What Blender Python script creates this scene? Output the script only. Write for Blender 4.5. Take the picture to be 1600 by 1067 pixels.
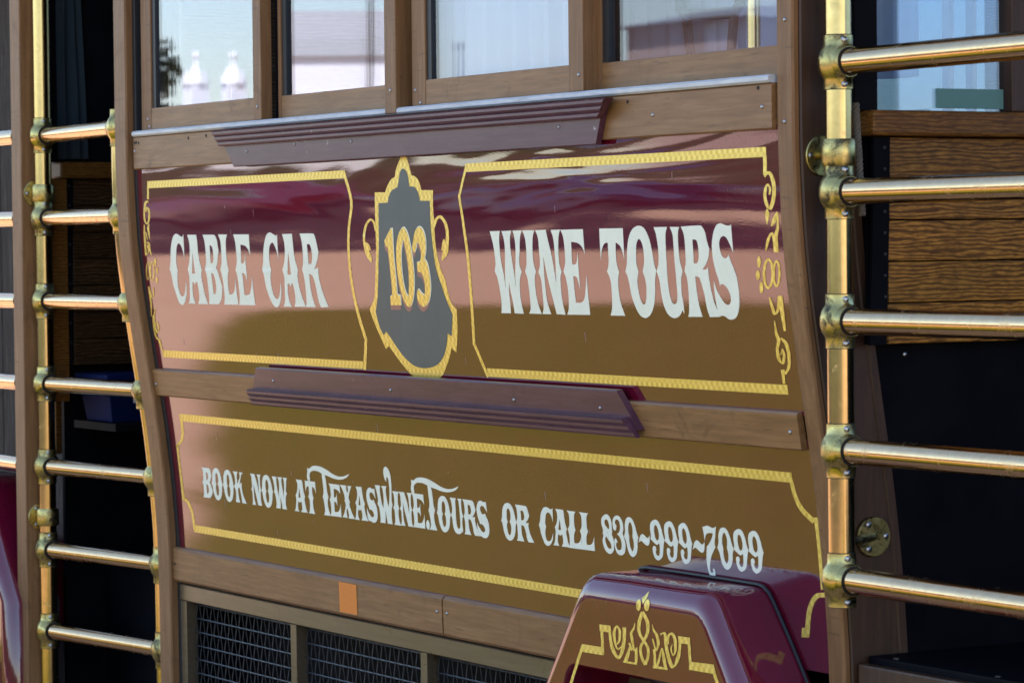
import bpy, bmesh, math, random
import numpy as np
from mathutils import Matrix, Vector
from mathutils.geometry import tessellate_polygon

S = bpy.context.scene
for o in list(bpy.data.objects): bpy.data.objects.remove(o)
random.seed(7)

# ------------------------------------------------------------------ camera
cam_d = bpy.data.cameras.new('camera'); cam = bpy.data.objects.new('camera', cam_d)
S.collection.objects.link(cam); S.camera = cam
cam_d.sensor_width = 36.0; cam_d.lens = 112.5; cam_d.clip_start = .1; cam_d.clip_end = 3000
xa = Vector((.50548009, -.02052974, .862594)); ya = Vector((.86278038, .02360692, -.50502746)); za = Vector((-.00999511, .9995105, .02964548))
cam.matrix_world = Matrix.Translation((4.76865525, -3.35144096, 1.65)) @ Matrix((xa, ya, za)).to_4x4()
cam_d.dof.use_dof = True; cam_d.dof.focus_distance = 6.75; cam_d.dof.aperture_fstop = 10

# ------------------------------------------------------------------ world, sun, exposure
SUN_EL, SUN_AZ = math.radians(50), math.radians(35)
W = bpy.data.worlds.new('World'); S.world = W; W.use_nodes = True
nt = W.node_tree; sky = nt.nodes.new('ShaderNodeTexSky'); sky.sky_type = 'NISHITA'; sky.sun_disc = False
sky.sun_elevation = SUN_EL; sky.sun_rotation = SUN_AZ; sky.air_density = 1.0; sky.dust_density = .8
bg = nt.nodes['Background']; nt.links.new(sky.outputs[0], bg.inputs[0]); bg.inputs[1].default_value = .12
sd = bpy.data.lights.new('sun', 'SUN'); sd.energy = 4.0; sd.angle = math.radians(.5); sd.color = (1, .95, .87)
sun = bpy.data.objects.new('sun', sd); S.collection.objects.link(sun)
sv = Vector((math.sin(SUN_AZ)*math.cos(SUN_EL), math.cos(SUN_AZ)*math.cos(SUN_EL), math.sin(SUN_EL)))
sun.rotation_euler = sv.to_track_quat('Z', 'Y').to_euler(); sun.location = (3, 6, 12)
S.view_settings.view_transform = 'Standard'; S.view_settings.look = 'None'; S.view_settings.gamma = 1
S.view_settings.exposure = 1.9
S.render.engine = 'CYCLES'

# ------ lettering and ornament outlines, in 0.1 mm along the body side (x, z); * marks a corner
UP=['-25983,16902* -26034,16838* -26107,16824 -26218,16859 -26398,16906 -26575,16858 -26726,16701 -26833,16483 -26903,16226 -27019,16008* -26960,15888 -26920,15630 -26825,15392 -26710,15175 -26547,15103 -26388,15148 -26237,15298 -26139,15496 -26104,15733* -26214,15496 -26307,15377 -26443,15320 -26569,15375 -26627,15572 -26608,15790 -26530,15998* -26570,16146 -26515,16403 -26428,16600 -26296,16663 -26177,16599 -26096,16461 -26048,16225* -26007,16578', '-25754,16875* -25219,16870* -25191,16691 -25197,16477 -25163,16224 -25090,16004* -25161,15815 -25125,15581 -25080,15347 -24978,15143* -25562,15137* -25454,15266 -25421,15442 -25437,15696* -25500,15690* -25608,15623* -25659,15686* -25724,15689* -25781,15499 -25790,15302 -25717,15146* -26125,15145* -26010,15300 -25905,15694 -25884,15871 -25919,16003* -25779,16185 -25687,16420 -25668,16674|-25515,16439* -25687,15901* -25502,15898* -25510,16224', '-24842,16867* -24250,16862 -24119,16838 -24029,16722 -24010,16588 -23984,16468* -24063,16319 -24124,16184 -24232,16049* -24153,15934 -24075,15741 -24012,15572* -24073,15413 -24175,15258 -24353,15144* -24936,15144* -24869,15252 -24838,15544 -24836,15855 -24894,16000* -24783,16185 -24744,16436 -24759,16708|-24473,16605* -24372,16589 -24318,16474 -24316,16300 -24403,16161* -24518,16155* -24494,16320|-24557,15917* -24437,15894 -24369,15740 -24368,15547 -24447,15401* -24565,15386* -24563,15545', '-23941,16869* -23419,16861* -23510,16738 -23555,16509 -23571,16203 -23527,16002* -23626,15820 -23668,15570 -23661,15393* -23504,15399 -23376,15457 -23279,15591 -23194,15821* -23226,15515 -23225,15146* -24038,15140* -23952,15318 -23923,15645 -23950,15857 -23989,16001* -23876,16184 -23838,16433 -23839,16702', '-23077,16862* -22199,16855* -22208,16654 -22211,16343* -22305,16484 -22461,16580 -22707,16615* -22755,16151* -22667,16151* -22574,16202 -22491,16400* -22522,16126 -22527,15956 -22542,15709* -22588,15823 -22652,15902 -22776,15927* -22790,15651 -22802,15385* -22582,15391 -22452,15464 -22337,15635 -22248,15871* -22272,15559 -22281,15143* -23183,15139* -23091,15325 -23060,15631 -23081,15859 -23128,16002* -23003,16202 -22986,16468 -23004,16715', '-20660,16842* -20707,16815* -20749,16815 -20869,16849 -21042,16892 -21231,16834 -21368,16667 -21471,16462 -21539,16201 -21643,16000* -21584,15864 -21552,15601 -21451,15358 -21300,15173 -21141,15105 -20983,15148 -20846,15289 -20750,15494 -20714,15727* -20827,15475 -20909,15363 -21035,15302 -21172,15370 -21243,15566 -21252,15790 -21162,16001* -21201,16163 -21180,16387 -21102,16572 -20948,16651 -20837,16571 -20752,16422 -20694,16215* -20683,16496', '-20389,16845* -19867,16850* -19857,16639 -19848,16419 -19811,16217 -19726,16006* -19795,15832 -19764,15575 -19682,15355 -19561,15136* -20157,15129* -20067,15259 -20041,15463 -20083,15683* -20147,15674* -20227,15609* -20292,15673* -20354,15673* -20409,15478 -20399,15293 -20311,15127* -20739,15128* -20622,15273 -20539,15607 -20498,15830 -20552,16005* -20407,16181 -20329,16384 -20310,16642|-20149,16420* -20303,15886* -20127,15895* -20127,16236', '-19462,16852* -18836,16847 -18704,16804 -18632,16650 -18598,16505 -18566,16418* -18643,16270 -18763,16125 -18870,16025* -18747,16035 -18660,16062* -18692,15872 -18651,15654 -18556,15419 -18392,15140* -18776,15132* -18857,15271 -18896,15562 -18957,15780 -19031,15880 -19172,15907* -19184,15688 -19163,15396 -19057,15132* -19558,15132* -19485,15265 -19447,15613 -19458,15869 -19510,16007* -19413,16180 -19379,16417 -19393,16673|-19130,16602* -18984,16589 -18925,16470 -18914,16307 -18996,16153 -19141,16138* -19128,16307', '-10560,16823* -10138,16826* -10186,16691 -10203,16485 -10191,16183 -10141,15919 -10130,15618* -10085,15920 -10022,16221 -9983,16502 -10010,16690 -10075,16822* -9666,16828* -9739,16688 -9759,16464 -9731,16164 -9704,15883 -9709,15621* -9665,15921 -9588,16220 -9546,16500 -9563,16705 -9618,16827* -9239,16829* -9327,16685 -9388,16406 -9451,16145 -9394,15977* -9500,15809 -9543,15622 -9563,15378 -9516,15103* -9888,15106* -9900,15356 -9941,15582 -9953,15770* -10005,15543 -10013,15317 -10044,15106* -10437,15104* -10377,15314 -10381,15616 -10422,15843 -10501,15985* -10433,16146 -10434,16372 -10474,16599', '-9213,16829* -8723,16828* -8808,16700 -8864,16423 -8871,16163 -8814,15984* -8893,15830 -8912,15589 -8881,15329 -8790,15107* -9294,15110* -9204,15232 -9175,15550 -9184,15829 -9248,15978* -9158,16145 -9118,16424 -9129,16665', '-8695,16828* -8274,16833* -8217,16622 -8134,16346 -8086,16071 -8056,15732* -8013,16035 -7992,16346 -8002,16638 -8080,16826* -7708,16833* -7789,16692 -7837,16437 -7853,16163 -7799,15980* -7870,15852 -7900,15595 -7897,15339 -7844,15105* -8195,15111* -8257,15391 -8333,15685 -8396,15961 -8453,16292* -8493,15924 -8507,15628 -8498,15351 -8410,15107* -8761,15108* -8681,15238 -8649,15553 -8644,15812 -8717,15969* -8615,16145 -8605,16422 -8605,16661', '-7699,16827* -6830,16832* -6831,16594 -6830,16315* -6896,16451 -7054,16551 -7316,16583* -7354,16126* -7250,16126 -7169,16180 -7096,16379* -7124,16072 -7140,15873 -7146,15610* -7192,15764 -7237,15872 -7364,15895* -7376,15635 -7379,15357* -7178,15359 -7039,15438 -6944,15638 -6848,15919* -6874,15566 -6890,15114* -7783,15108* -7685,15250 -7629,15597 -7659,15853 -7725,15980* -7618,16163 -7594,16417 -7609,16672', '-6210,16837* -5336,16836* -5352,16550 -5373,16202* -5405,16343 -5484,16485 -5639,16561* -5667,16363 -5669,16136 -5614,15979* -5685,15814 -5708,15625 -5690,15378 -5586,15114* -6131,15112* -6042,15241 -5982,15509 -5969,15813 -6058,15984* -5971,16136 -5944,16364 -5935,16557* -6063,16535 -6169,16422 -6243,16203* -6235,16460', '-4766,16878 -4566,16824 -4421,16637 -4351,16396 -4314,16136 -4264,15996* -4346,15820 -4400,15559 -4502,15316 -4666,15145 -4855,15081 -5032,15131 -5165,15289 -5256,15515 -5292,15759 -5323,15891 -5383,15989* -5295,16155 -5240,16418 -5143,16661 -4982,16819|-4784,16621 -4691,16546 -4653,16397 -4666,16173 -4757,15986* -4698,15856 -4686,15669 -4743,15444 -4833,15346 -4931,15405 -4979,15592 -4987,15798 -4906,15986* -4950,16136 -4927,16342 -4884,16528', '-4228,16843* -3755,16844* -3827,16706 -3852,16449 -3873,16135 -3897,15858 -3890,15563 -3839,15406 -3764,15361 -3673,15398 -3623,15510 -3600,15786 -3588,16135 -3577,16503 -3583,16704 -3664,16843* -3328,16839* -3385,16737 -3411,16472 -3403,16190 -3342,16001* -3423,15849 -3461,15584 -3444,15357 -3457,15176* -3508,15251* -3625,15144 -3830,15092 -4031,15163 -4140,15338 -4181,15579 -4192,15820 -4258,15996* -4157,16154 -4125,16432 -4158,16691', '-3275,16845* -2663,16861 -2549,16832 -2462,16729 -2418,16561 -2360,16415* -2416,16263 -2519,16133 -2657,16030* -2540,16030 -2464,16077* -2468,15890 -2437,15629 -2382,15405 -2307,15257 -2243,15140* -2595,15131* -2656,15290 -2686,15552 -2746,15758 -2805,15879 -2929,15904* -2933,15663 -2910,15362 -2840,15131* -3333,15125* -3271,15264 -3221,15586 -3218,15850 -3279,16001* -3200,16189 -3181,16472 -3192,16698|-2907,16598* -2783,16586 -2739,16488 -2734,16320 -2776,16189 -2835,16148 -2931,16142* -2915,16358', '-1580,16868* -1638,16847 -1768,16855 -1927,16894 -2082,16846 -2201,16689 -2270,16467 -2267,16225 -2225,16021 -2159,15854 -2126,15724* -2079,15757 -1983,15743 -1870,15651 -1814,15522 -1846,15411 -1933,15367 -2050,15408 -2173,15537 -2263,15667 -2319,15835* -2337,15629 -2328,15424 -2309,15275 -2258,15145* -2172,15161 -2076,15148 -1957,15097 -1791,15105 -1656,15191 -1559,15376 -1521,15635 -1545,15893 -1623,16077 -1695,16206 -1734,16308* -1782,16262 -1852,16240 -1944,16271 -2009,16392 -2015,16521 -1956,16623 -1860,16655 -1766,16621 -1667,16501 -1574,16335* -1575,16629']
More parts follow.
